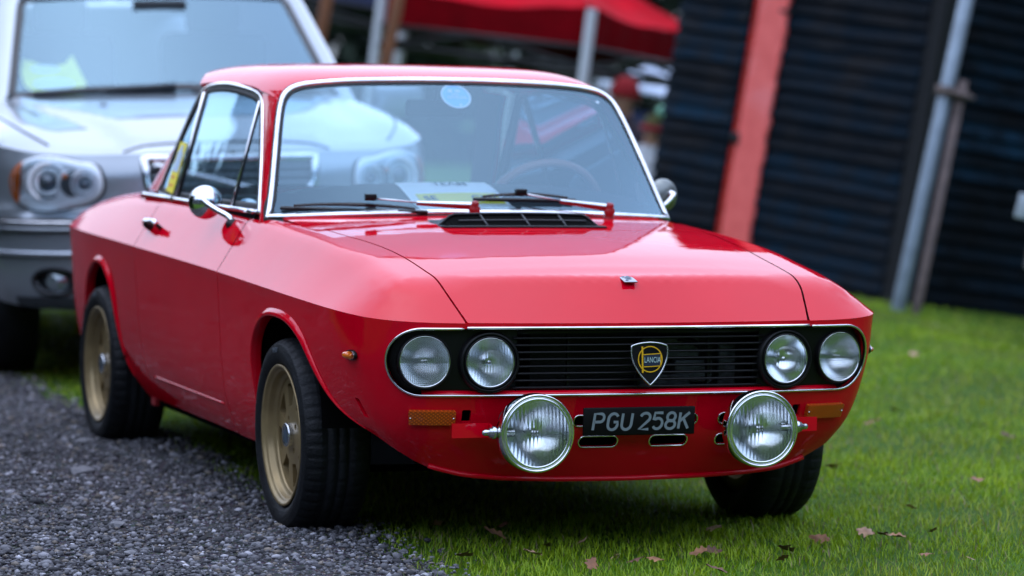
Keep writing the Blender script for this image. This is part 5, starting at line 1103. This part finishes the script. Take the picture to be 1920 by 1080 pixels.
# ------------------------------------------------------------ people behind the car
SKIN = mat('skin', (.42, .22, .15), .5)
def person(M, cloth, trousers, hat, label, sc=1.):
    o = root_at('person', M @ Matrix.Scale(sc, 4), label, 'person')
    # seated: pelvis on the chair, thighs forward, shins down, hands on the knees
    me = bpy.data.meshes.new('body'); J = {'pel': (0, .03, .50), 'sp': (0, .05, .72), 'ch': (0, .04, .92), 'nk': (0, .03, 1.03), 'hd': (0, .0, 1.14), 'ht': (0, -.01, 1.24)}
    vs = [J['pel'], J['sp'], J['ch'], J['nk'], J['hd'], J['ht']]; es = [(0, 1), (1, 2), (2, 3), (3, 4), (4, 5)]; rad = [.16, .15, .17, .06, .09, .07]
    for s__ in (-1, 1):
        b = len(vs); ch = J['ch']
        vs += [(s__ * .19, ch[1], ch[2]), (s__ * .24, ch[1] - .04, ch[2] - .27), (s__ * .17, ch[1] - .27, ch[2] - .31), (s__ * .14, ch[1] - .35, ch[2] - .33)]; es += [(2, b), (b, b + 1), (b + 1, b + 2), (b + 2, b + 3)]; rad += [.08, .06, .045, .04]
        b = len(vs); vs += [(s__ * .10, -.02, .48), (s__ * .12, -.43, .49), (s__ * .12, -.40, .09), (s__ * .13, -.55, .045)]; es += [(0, b), (b, b + 1), (b + 1, b + 2), (b + 2, b + 3)]; rad += [.11, .075, .05, .045]
    me.from_pydata(vs, es, []); bo = bpy.data.objects.new('body', me); COL.objects.link(bo)
    sk = bo.modifiers.new('s', 'SKIN'); bo.modifiers.new('u', 'SUBSURF').levels = 1
    for i, r_ in enumerate(rad): me.skin_vertices[0].data[i].radius = (r_, r_ * .85)
    me.skin_vertices[0].data[0].use_root = True
    ev = bpy.data.meshes.new_from_object(bo.evaluated_get(bpy.context.evaluated_depsgraph_get())); bpy.data.objects.remove(bo)
    b2 = bpy.data.objects.new('body', ev); COL.objects.link(b2); b2.parent = o
    for mm in (cloth, trousers, SKIN): ev.materials.append(mm)
    for p in ev.polygons:
        c = p.center; p.use_smooth = True; p.material_index = 2 if (c.z > J['nk'][2] + .02 or (c.y < -.26 and c.z > .565)) else (1 if c.z < .56 else 0)
    h = J['ht']
    add('hat', *xf(lathe([(.0001, .10), (.05, .092), (.085, .06), (.105, .01), (.112, -.03), (.108, -.05)], 24), Matrix.Translation((h[0], h[1] + .015, h[2] - .03))), hat, o)
    for s__ in (-1, 1): add('ear', *xf(lathe([(.0001, .012), (.018, .008), (.022, 0)], 10), Matrix.Translation((s__ * .098, h[1] + .02, h[2] - .11))), SKIN, o)
    add('nose', *xf(lathe([(.0001, .03), (.012, .01), (.016, 0)], 8), Matrix.Translation((h[0], h[1] - .085, h[2] - .12)) @ Matrix.Rotation(R_(90), 4, 'X')), SKIN, o)
    if sc < 1:
        add('hat_band', *xf(lathe([(.108, -.05), (.117, -.04), (.117, -.015), (.110, -.005)], 24), Matrix.Translation((h[0], h[1] + .015, h[2] - .03))), mat('crimson_knit', (.28, .01, .03), .9), o)
        add('bobble', *xf(lathe([(.0001, .05)] + [(.05 * math.sin(t), .05 * math.cos(t)) for t in np.linspace(.2, 3, 8)], 14), Matrix.Translation((h[0] + .05, h[1], h[2] + .10))), mat('bobble_wool', (.25, .60, .38), .9, noise=.8, nscale=14), o)
    return o
person(fr_at(.60, 24.0, R_(15), 0), mat('dark_coat', (.03, .02, .03), .8), mat('dark_trousers', (.012, .014, .02), .8), mat('red_knit', (.22, .005, .008), .9), 'person in a dark coat and red hat behind the coupe')
p2_ = person(fr_at(.82, 23.4, R_(-20), 0), mat('white_top', (.5, .52, .55), .8), mat('brown_trousers', (.03, .022, .018), .8), mat('olive_knit', (.05, .05, .010), .9), 'small person in an olive knit hat with green and white bobble', .80)
for k_, (ax_, ay_) in enumerate(((.60, 24.0), (.82, 23.4))):
    ch = root_at('folding_chair', fr_at(ax_, ay_, R_((15, -20)[k_]), 0), ('dark folding chair under the person in the red hat', 'low folding chair under the person in the bobble hat')[k_], 'chair'); q_ = (1, .8)[k_]
    add('seat', *box((0, -.02, .385 * q_), (.46 * q_, .44 * q_, .03)), BLKM, ch, False); add('backrest', *box((0, .22 * q_, .66 * q_), (.46 * q_, .02, .30 * q_)), BLKM, ch, False)
    for lx in (-.2, .2):
        for ly in (-.2, .2): add('leg', *box((lx * q_, ly * q_, .16 * q_), (.025, .025, .46 * q_)), BLKM, ch, False)
# ------------------------------------------------------------ trees and hedges round the yard, the unseen ones shaping the light
LEAFM = attr_mat('tree_foliage', .7, .2, .25); BARK = mat('bark', (.055, .045, .038), .9, noise=.4, nscale=6)
def tree_proto(seed, h, cr, nl):
    r = np.random.default_rng(seed); P = [(0, 0, -.3), (.05, .02, h * .25), (-.06, .08, h * .5), (.04, 0, h * .75), (0, 0, h * .95)]
    tr = [tube(curve3(P, 12), h * .022, 8, scale=np.linspace(1.2, .25, 12), up=(0, 1, 0))]; tips = []
    for i in range(16):
        z = h * r.uniform(.22, .85); a = r.uniform(0, 6.28); ln = cr * r.uniform(.5, 1.0) * (1.1 - .5 * z / h); e = np.array([math.cos(a) * ln, math.sin(a) * ln, z + ln * r.uniform(.2, .7)])
        tr.append(tube(curve3([(0, 0, z), (e[0] * .5, e[1] * .5, z + (e[2] - z) * .35), e], 7), h * .007, 5, scale=np.linspace(1.2, .3, 7), up=(.1, .2, 1))); tips.append(e); tips.append(e * [.55, .55, 1])
    tips = np.array(tips); c = tips[r.integers(0, len(tips), nl)] + r.normal(0, cr * .17, (nl, 3)); sz = r.uniform(.08, .20, nl) * h / 9
    d1 = r.normal(0, 1, (nl, 3)); d1 /= np.linalg.norm(d1, axis=1)[:, None]; d2 = np.cross(d1, r.normal(0, 1, (nl, 3))); d2 /= np.linalg.norm(d2, axis=1)[:, None]
    V = np.stack([c - d1 * sz[:, None], c + d2 * sz[:, None] * .5, c + d1 * sz[:, None], c - d2 * sz[:, None] * .5], 1).reshape(-1, 3); F = [(4 * i, 4 * i + 1, 4 * i + 2, 4 * i + 3) for i in range(nl)]
    b = r.uniform(.5, 1.3, nl)[:, None] * np.array([.035, .055, .028]) * (1 + r.normal(0, .12, (nl, 3)))
    return join(*tr), (V, F), np.repeat(np.clip(b, .005, .3), 4, 0)
def set_tint(me, C):
    a = me.color_attributes.new('tint', 'FLOAT_COLOR', 'POINT'); a.data.foreach_set('color', np.c_[C, np.ones(len(C))].astype(np.float32).ravel())
protos = []
for i, (h, cr, nl) in enumerate(((9, 2.6, 2600), (11, 3.2, 3000), (7.5, 2.8, 2600))):
    t_, l_, c_ = tree_proto(40 + i, h, cr, nl); tm = bpy.data.meshes.new('trunk'); tm.from_pydata([tuple(v) for v in t_[0]], [], t_[1]); tm.materials.append(BARK); tm.polygons.foreach_set('use_smooth', [True] * len(tm.polygons))
    lm = bpy.data.meshes.new('crown'); lm.from_pydata([tuple(map(float, v)) for v in l_[0]], [], l_[1]); lm.materials.append(LEAFM); set_tint(lm, c_); protos.append((tm, lm))
rt = np.random.default_rng(11)
hn = 40000; hla = rt.uniform(-36, 36, hn); hde = 50 + rt.uniform(-.8, .8, hn); hzz = rt.uniform(0, 3.3, hn) * (1 - .12 * np.sin(hla * 1.7)); c = CAM_POS + np.outer(hla, RH) + np.outer(hde, FH); c[:, 2] = hzz
d1 = rt.normal(0, 1, (hn, 3)); d1 /= np.linalg.norm(d1, axis=1)[:, None]; d2 = np.cross(d1, rt.normal(0, 1, (hn, 3))); d2 /= np.linalg.norm(d2, axis=1)[:, None]; hs_ = rt.uniform(.14, .32, hn)[:, None]
hV = np.stack([c - d1 * hs_, c + d2 * hs_ * .5, c + d1 * hs_, c - d2 * hs_ * .5], 1).reshape(-1, 3)
hc_ = np.repeat(np.clip(rt.uniform(.4, 1.3, hn)[:, None] * np.array([.030, .045, .030]), 0, 1), 4, 0)
hg = add('hedge', hV, np.arange(hn * 4).reshape(-1, 4), LEAFM); set_tint(hg.data, hc_); tag(hg, 'long dark green hedge behind the gazebos', 'hedge')
wn_ = 34000; wa = rt.uniform(0, 2 * math.pi, wn_); wr = rt.uniform(34, 40, wn_); wd_ = np.stack([np.cos(wa), np.sin(wa)], 1); al = np.abs(np.arctan2(wd_ @ RH[:2], wd_ @ FH[:2]))
whh = np.where(wd_ @ FH[:2] < -.55, 13., 20.0) + 1.6 * np.sin(wa * 17) + 1.0 * np.sin(wa * 41 + 2); c = np.c_[wd_ * wr[:, None], rt.uniform(0, 1, wn_) ** .9 * whh][al > .60]; wn_ = len(c)  # height raised to cut low sky light, gap left for bonnet reflections
d1 = rt.normal(0, 1, (wn_, 3)); d1 /= np.linalg.norm(d1, axis=1)[:, None]; d2 = np.cross(d1, rt.normal(0, 1, (wn_, 3))); d2 /= np.linalg.norm(d2, axis=1)[:, None]; ws_ = rt.uniform(.4, .85, wn_)[:, None]
wV = np.stack([c - d1 * ws_, c + d2 * ws_ * .6, c + d1 * ws_, c - d2 * ws_ * .6], 1).reshape(-1, 3)
wg = add('woodland', wV, np.arange(wn_ * 4).reshape(-1, 4), LEAFM); set_tint(wg.data, np.repeat(rt.uniform(.4, 1.3, wn_)[:, None] * np.array([.016, .025, .014]), 4, 0)); tag(wg, 'unseen dark mass of woodland foliage, raised to block low sky light', 'woodland', kind='stuff')
def added_hedge(name, p0, p1, h, th, nq, lab):
    t = rt.uniform(0, 1, nq)[:, None]; c = np.array(p0) * (1 - t) + np.array(p1) * t; c = np.c_[c + rt.normal(0, th, (nq, 2)), rt.uniform(0, 1, nq) * (h + .25 * np.sin(t[:, 0] * 40))]
    a1 = rt.normal(0, 1, (nq, 3)); a1 /= np.linalg.norm(a1, axis=1)[:, None]; a2 = np.cross(a1, rt.normal(0, 1, (nq, 3))); a2 /= np.linalg.norm(a2, axis=1)[:, None]; q = rt.uniform(.04, .10, nq)[:, None]
    V_ = np.stack([c - a1 * q, c + a2 * q * .6, c + a1 * q, c - a2 * q * .6], 1).reshape(-1, 3); o = add(name, V_, np.arange(nq * 4).reshape(-1, 4), LEAFM)
    set_tint(o.data, np.repeat(rt.uniform(.4, 1.3, nq)[:, None] * np.array([.018, .030, .012]), 4, 0)); return tag(o, lab, 'hedge')
added_hedge('hedge', (-15, -3.3), (-.6, -3.15), 2.1, .16, 26000, 'unseen dark hedge added beside the gravel track to darken reflections')  # added out of view to darken flank reflections and low side light
def plant(x, y, k, s_, lab, grp):
    o = empty('tree', (x, y, 0), lab, 'tree', grp); o.rotation_euler = (0, 0, rt.uniform(0, 6.28)); o.scale = (s_, s_, s_ * rt.uniform(.9, 1.15))
    for nm, me in zip(('trunk', 'crown'), protos[k]): c = bpy.data.objects.new(nm, me); COL.objects.link(c); c.parent = o
for i in range(15):      # wood behind the tents
    la = -12 + i * 1.6 + rt.uniform(-.5, .5); dp = 62 + (i % 3) * 6 + rt.uniform(-1.5, 1.5); p = CAM_POS + RH * la + FH * dp
    plant(p[0], p[1], i % 3, rt.uniform(.5, .65), ('slim dark tree of middle height in the wood beyond the hedge', 'tall spreading dark tree rising over the hedge', 'low broad dark tree beyond the hedge')[i % 3], ('slim trees', 'tall trees', 'low trees')[i % 3] + ' of the wood beyond the tents')
def gz(x, y):
    # the bank drops away beside the barn
    d = np.stack([np.asarray(x, float) - CAM_POS[0], np.asarray(y, float) - CAM_POS[1]], -1); dep = d @ FH[:2]; lat = d @ RH[:2]
    return -.15 * np.clip(lat - 2.05, 0, 4) * sstep(14.5, 18, dep)
# ------------------------------------------------------------ ground, gravel track, grass, stones, leaves
gmat = bpy.data.materials.new('turf_soil'); gmat.use_nodes = True; n = gmat.node_tree; b = n.nodes['Principled BSDF']; b.inputs['Roughness'].default_value = .95; b.inputs['Specular IOR Level'].default_value = .1
tc = n.nodes.new('ShaderNodeTexCoord'); t1 = n.nodes.new('ShaderNodeTexNoise'); t1.inputs['Scale'].default_value = 1.6; t1.inputs['Detail'].default_value = 8; n.links.new(tc.outputs['Object'], t1.inputs['Vector'])
cr_ = n.nodes.new('ShaderNodeValToRGB'); cr_.color_ramp.elements[0].position = .3; cr_.color_ramp.elements[0].color = (.026, .062, .006, 1); cr_.color_ramp.elements[1].position = .7; cr_.color_ramp.elements[1].color = (.052, .112, .010, 1)
n.links.new(t1.outputs['Fac'], cr_.inputs[0]); n.links.new(cr_.outputs[0], b.inputs['Base Color'])
gx = np.r_[-300, -120, -60, np.linspace(-30, 12, 85), 40, 120, 300]; gy = np.r_[-300, -120, -60, -30, np.linspace(-14, 20, 69), 40, 120, 300]
X, Y = np.meshgrid(gx, gy, indexing='ij'); near = np.exp(-(((X + 2) / 14) ** 2 + (Y / 10) ** 2)); Zg = -.006 + .02 * np.sin(X * .8) * np.sin(Y * .7) * (1 - near) * (np.abs(X) < 60) + gz(X, Y)
V = np.stack([X, Y, Zg], 2).reshape(-1, 3); ny = len(gy); F = [(i * ny + j, (i + 1) * ny + j, (i + 1) * ny + j + 1, i * ny + j + 1) for i in range(len(gx) - 1) for j in range(ny - 1)]
tag(add('grass_ground', V, F, gmat), kind='structure')
def edge_y(x): return -.575 - .12 * np.clip(x - .2, 0, 3) + .03 * np.sin(x * 2.3) + .022 * np.sin(x * 7.1 + 1) + .012 * np.sin(x * 17) + .09 * np.exp(-((x + 2.4) / .9) ** 2)
tmat = bpy.data.materials.new('gravel_bed'); tmat.use_nodes = True; n = tmat.node_tree; b = n.nodes['Principled BSDF']; b.inputs['Roughness'].default_value = .9; b.inputs['Specular IOR Level'].default_value = .15
tc = n.nodes.new('ShaderNodeTexCoord'); vo = n.nodes.new('ShaderNodeTexVoronoi'); vo.inputs['Scale'].default_value = 85; n.links.new(tc.outputs['Object'], vo.inputs['Vector'])
t1 = n.nodes.new('ShaderNodeTexNoise'); t1.inputs['Scale'].default_value = 5; t1.inputs['Detail'].default_value = 6; n.links.new(tc.outputs['Object'], t1.inputs['Vector'])
cr_ = n.nodes.new('ShaderNodeValToRGB'); cr_.color_ramp.elements[0].color = (.030, .030, .031, 1); cr_.color_ramp.elements[1].color = (.085, .082, .084, 1); n.links.new(t1.outputs['Fac'], cr_.inputs[0])
mx = n.nodes.new('ShaderNodeMix'); mx.data_type = 'RGBA'; mx.blend_type = 'MULTIPLY'; mx.inputs[0].default_value = .55; n.links.new(cr_.outputs[0], mx.inputs[6]); n.links.new(vo.outputs['Color'], mx.inputs[7]); n.links.new(mx.outputs[2], b.inputs['Base Color'])
bp_ = n.nodes.new('ShaderNodeBump'); bp_.inputs['Strength'].default_value = .8; bp_.inputs['Distance'].default_value = .01; n.links.new(vo.outputs['Distance'], bp_.inputs['Height']); n.links.new(bp_.outputs[0], b.inputs['Normal'])
xs_ = np.linspace(-30, 8, 500); cols = 26; V = []; F = []
for x_ in xs_:
    e = float(edge_y(x_))
    for j in range(cols): t = j / (cols - 1); V.append((x_, e - 2.0 * t ** 1.5, .0 + .012 * math.sin(min(t * 3, 1) * math.pi / 2) * (1 - t) + .001 * math.sin(x_ * 9 + t * 20)))
F = [(i * cols + j, (i + 1) * cols + j, (i + 1) * cols + j + 1, i * cols + j + 1) for i in range(len(xs_) - 1) for j in range(cols - 1)]
tag(add('gravel_track', V, [f[::-1] for f in F], tmat), kind='structure')
def fast_mesh(name, V, F, k, m, C=None, smooth=False):
    me = bpy.data.meshes.new(name); nv, nf = len(V), len(F); me.vertices.add(nv); me.vertices.foreach_set('co', np.asarray(V, np.float32).ravel())
    me.loops.add(nf * k); me.loops.foreach_set('vertex_index', np.asarray(F, np.int32).ravel()); me.polygons.add(nf); me.polygons.foreach_set('loop_start', np.arange(nf, dtype=np.int32) * k)
    me.update(calc_edges=True); me.validate(); me.materials.append(m)
    if smooth: me.polygons.foreach_set('use_smooth', [True] * nf)
    if C is not None: set_tint(me, C)
    o = bpy.data.objects.new(name, me); COL.objects.link(o); return o
def view_w(P):
    """how near the picture's ground wedge a point lies: (distance along view, lateral ratio)"""
    d = P[:, :2] - CAM_POS[:2]; dep = d @ FH[:2]; return dep, (d @ RH[:2]) / np.maximum(dep, .1)
rs = np.random.default_rng(21)
# stones
ico = bmesh.new(); bmesh.ops.create_icosphere(ico, subdivisions=1, radius=1); ico.verts.ensure_lookup_table(); IV = np.array([v.co[:] for v in ico.verts]); IF = np.array([[v.index for v in f.verts] for f in ico.faces]); ico.free()
Pn = np.stack([rs.uniform(-8.5, 3.6, 230000), rs.uniform(-2.75, -.45, 230000)], 1); dep, lat = view_w(Pn)
k = (lat > -.30) & (lat < .12) & ((lat > -.175) & (dep > 6.6) | (rs.random(len(Pn)) < .35)) & (Pn[:, 1] < edge_y(Pn[:, 0]) - rs.exponential(.03, len(Pn)) + rs.exponential(.05, len(Pn))) & (rs.random(len(Pn)) < np.clip((8.6 / dep) ** 2, .15, 1)); Pn = Pn[k]
Pn = Pn[:60000]; ns = len(Pn); sz = rs.lognormal(math.log(.0043), .45, ns).clip(.002, .015)
qr = rs.normal(0, 1, (ns, 12, 3)) * .22; sc3 = np.stack([rs.uniform(.7, 1.4, ns), rs.uniform(.7, 1.3, ns), rs.uniform(.45, .85, ns)], 1)
rot = rs.uniform(0, 6.28, ns); U = (IV[None] + qr * .6) * sc3[:, None] * sz[:, None, None]; cx, sx_ = np.cos(rot)[:, None], np.sin(rot)[:, None]
VV = np.stack([U[..., 0] * cx - U[..., 1] * sx_, U[..., 0] * sx_ + U[..., 1] * cx, U[..., 2]], 2); VV += np.concatenate([Pn, (.0075 + sz * .3)[:, None]], 1)[:, None]
FF = (IF[None] + (np.arange(ns) * 12)[:, None, None]).reshape(-1, 3)
base = np.clip(rs.lognormal(math.log(.098), .62, ns), .02, .5)[:, None] * np.array([.98, .97, 1.05]); wm = rs.random(ns) < .10; base[wm] = rs.uniform(.09, .22, (wm.sum(), 1)) * np.array([1.1, .95, .8])
tag(fast_mesh('gravel_stones', VV.reshape(-1, 3), FF, 3, attr_mat('stone', .8, .3), np.repeat(base, 12, 0)), 'loose grey gravel chippings covering the track', 'gravel', kind='stuff')
STONE = [(-2.13, -.83, .035), (-1.28, -1.03, .05), (-1.41, -.77, .02), (-.05, -1.21, .03), (-.32, -.97, .018), (.39, -.93, .020), (.48, -1.30, .022), (.65, -1.61, .026)]
for i, (x_, y_, s_) in enumerate(STONE):
    v = (IV + rs.normal(0, .13, (12, 3))) * [s_, s_ * rs.uniform(.6, .9), s_ * .4]; o = add('loose_stone', v, IF, mat('pale_stone', (.17, .17, .18), .8, noise=.3, nscale=20), None, False); o.location = (x_, y_, .008 + s_ * .15); o.rotation_euler = (0, 0, rs.uniform(0, 6)); tag(o, 'larger pale stone lying loose on the gravel track', 'stone', 'larger stones on the gravel track')
# grass blades
def blades(N, x0, x1, y0, y1, dfun, hmul=1.):
    P = np.stack([rs.uniform(x0, x1, N), rs.uniform(y0, y1, N)], 1); dep, lat = view_w(P)
    cl = .5 + .5 * np.sin(P[:, 0] * 9.1 + np.sin(P[:, 1] * 7)) * np.sin(P[:, 1] * 8.3 + np.sin(P[:, 0] * 5)); cl2 = .5 + .5 * np.sin(P[:, 0] * 2.3 + 1.3 * np.sin(P[:, 1] * 1.9)) * np.sin(P[:, 1] * 2.1 + 1.1)
    k = (lat > -.34) & (lat < .34) & (dep > 5.2) & (dep < 24) & (rs.random(N) < dfun(dep) * np.where((lat > -.18) & (lat < .185) & (dep > 6.3), 1, .4)) & (P[:, 1] > edge_y(P[:, 0]) + rs.normal(.01, .055, N) + .05 * np.sin(P[:, 0] * 23) * np.sin(P[:, 0] * 11 + 1)) & (rs.random(N) < .30 + .9 * cl2)
    P = P[k]; cl = cl[k]; cl2 = cl2[k]; dep = dep[k]; n_ = len(P)
    hgt = rs.uniform(.012, .038, n_) * (.7 + .5 * cl) * hmul; hgt[rs.random(n_) < .03] *= 1.7; wd = rs.uniform(.0009, .0020, n_) * np.clip(dep / 8.5, 1, 2.2)
    a = rs.uniform(0, 6.28, n_); ln = rs.uniform(.2, 1.0, n_) * hgt; dr = np.stack([np.cos(a), np.sin(a)], 1); pr = np.stack([-np.sin(a), np.cos(a)], 1)
    z0 = -.008 + gz(P[:, 0], P[:, 1])
    def pt(t, wf, sg): xy = P + dr * (ln * t ** 1.8)[:, None] + pr * (wd * wf * sg)[:, None]; return np.c_[xy, z0 + hgt * (t - .25 * t * t * (ln / hgt))]
    V = np.stack([pt(0, 1, -1), pt(0, 1, 1), pt(.5, .85, 1), pt(.5, .85, -1), pt(1, 0, 0)], 1).reshape(-1, 3)
    i5 = np.arange(n_)[:, None] * 5; F = np.concatenate([i5 + [0, 1, 2], i5 + [0, 2, 3], i5 + [3, 2, 4]], 0)
    g1 = np.array([.085, .225, .004]); g2 = np.array([.34, .46, .008]); mxv = np.clip(.35 * cl + .45 * cl2 + rs.normal(0, .2, n_), 0, 1)[:, None]; C = g1 * (1 - mxv) + g2 * mxv; yl = np.clip(.9 - 1.5 * cl2 + rs.normal(0, .15, n_), 0, .7)[:, None]; C = C * (1 - yl) + np.array([.36, .40, .03]) * yl * rs.uniform(.5, 1.1, (n_, 1)) + 0
    st = rs.random(n_) < .11 - .06 * cl2; C[st] = np.array([.26, .22, .10]) * rs.uniform(.6, 1.1, (st.sum(), 1))
    return V, F, np.repeat(C, 5, 0)
gV, gF, gC = blades(2900000, -13.5, 4.6, -1.4, 10.5, lambda d: np.clip((8.2 / d) ** 2.2 * .75, .04, 1))
tag(fast_mesh('grass_blades', gV, gF, 3, attr_mat('grass_blade', .55, .35, .3), gC), 'short green lawn grass around and under the coupe', 'grass', kind='stuff')
# fallen leaves
LEAF = [(.42, -.27), (.24, -.18), (.88, -.10), (.95, -.07), (.94, -.01), (1.0, -.21), (.59, -.08), (.62, -.19), (.20, -.36), (.66, .59), (.56, .78), (.65, .79), (.66, .82), (.60, .97), (1.13, .81), (1.18, .06), (.85, .15), (.99, .33), (.42, .38), (.84, .41), (-2.22, 2.14), (-2.18, 2.14), (-4.99, 3.71), (-1.69, 2.43), (-2.63, 2.44), (-.46, 1.66), (.08, 1.16), (.81, .21), (-.96, 1.39), (1.03, .73), (.80, -.30), (.81, -.49)]
lobe = []
for t in np.linspace(0, 1, 13):
    w_ = (.10 + .32 * math.sin(math.pi * min(1, t * 1.05)) ** .8) * (.72 + .28 * math.cos(t * 6.28 * 3.2 + .4)) * (1 - .5 * t ** 6); lobe.append((t - .5, w_))
lobe = np.array(lobe); TONES = [(.30, .15, .075), (.22, .10, .05), (.40, .24, .15), (.13, .065, .04)]
for i, (x_, y_) in enumerate(LEAF):
    L_ = rs.uniform(.035, .068) * (.8 if i in (6, 7, 8) else 1); cu = rs.uniform(.15, .5) * rs.choice([-1, 1, 1]); rows = []
    for u in (-1, -.5, 0, .5, 1): rows.append(np.stack([lobe[:, 0] * L_, lobe[:, 1] * u * L_, (cu * (lobe[:, 1] * u) ** 2 * 1.8 + .35 * cu * lobe[:, 0] ** 2 + .03 * np.sin(lobe[:, 0] * 9 + u * 3)) * L_ + .02 * abs(u) * L_], 1))
    V = np.concatenate(rows); F = [(r_ * 13 + q, r_ * 13 + q + 1, (r_ + 1) * 13 + q + 1, (r_ + 1) * 13 + q) for r_ in range(4) for q in range(12)]
    k = i % 4; o = add('fallen_leaf', V, F, mat('dry_leaf_%d' % k, TONES[k], .7, noise=.35, nscale=25)); o.location = (x_, y_, .014 + rs.uniform(0, .012)); o.rotation_euler = (rs.uniform(-.6, .6), rs.uniform(-.5, .5), rs.uniform(0, 6.28))
    tag(o, ['russet brown', 'dark chestnut', 'pale tan', 'nearly black'][k] + ' curled dry oak leaf lying on the grass', 'leaf', ['russet', 'chestnut', 'tan', 'blackened'][k] + ' oak leaves scattered on the lawn')
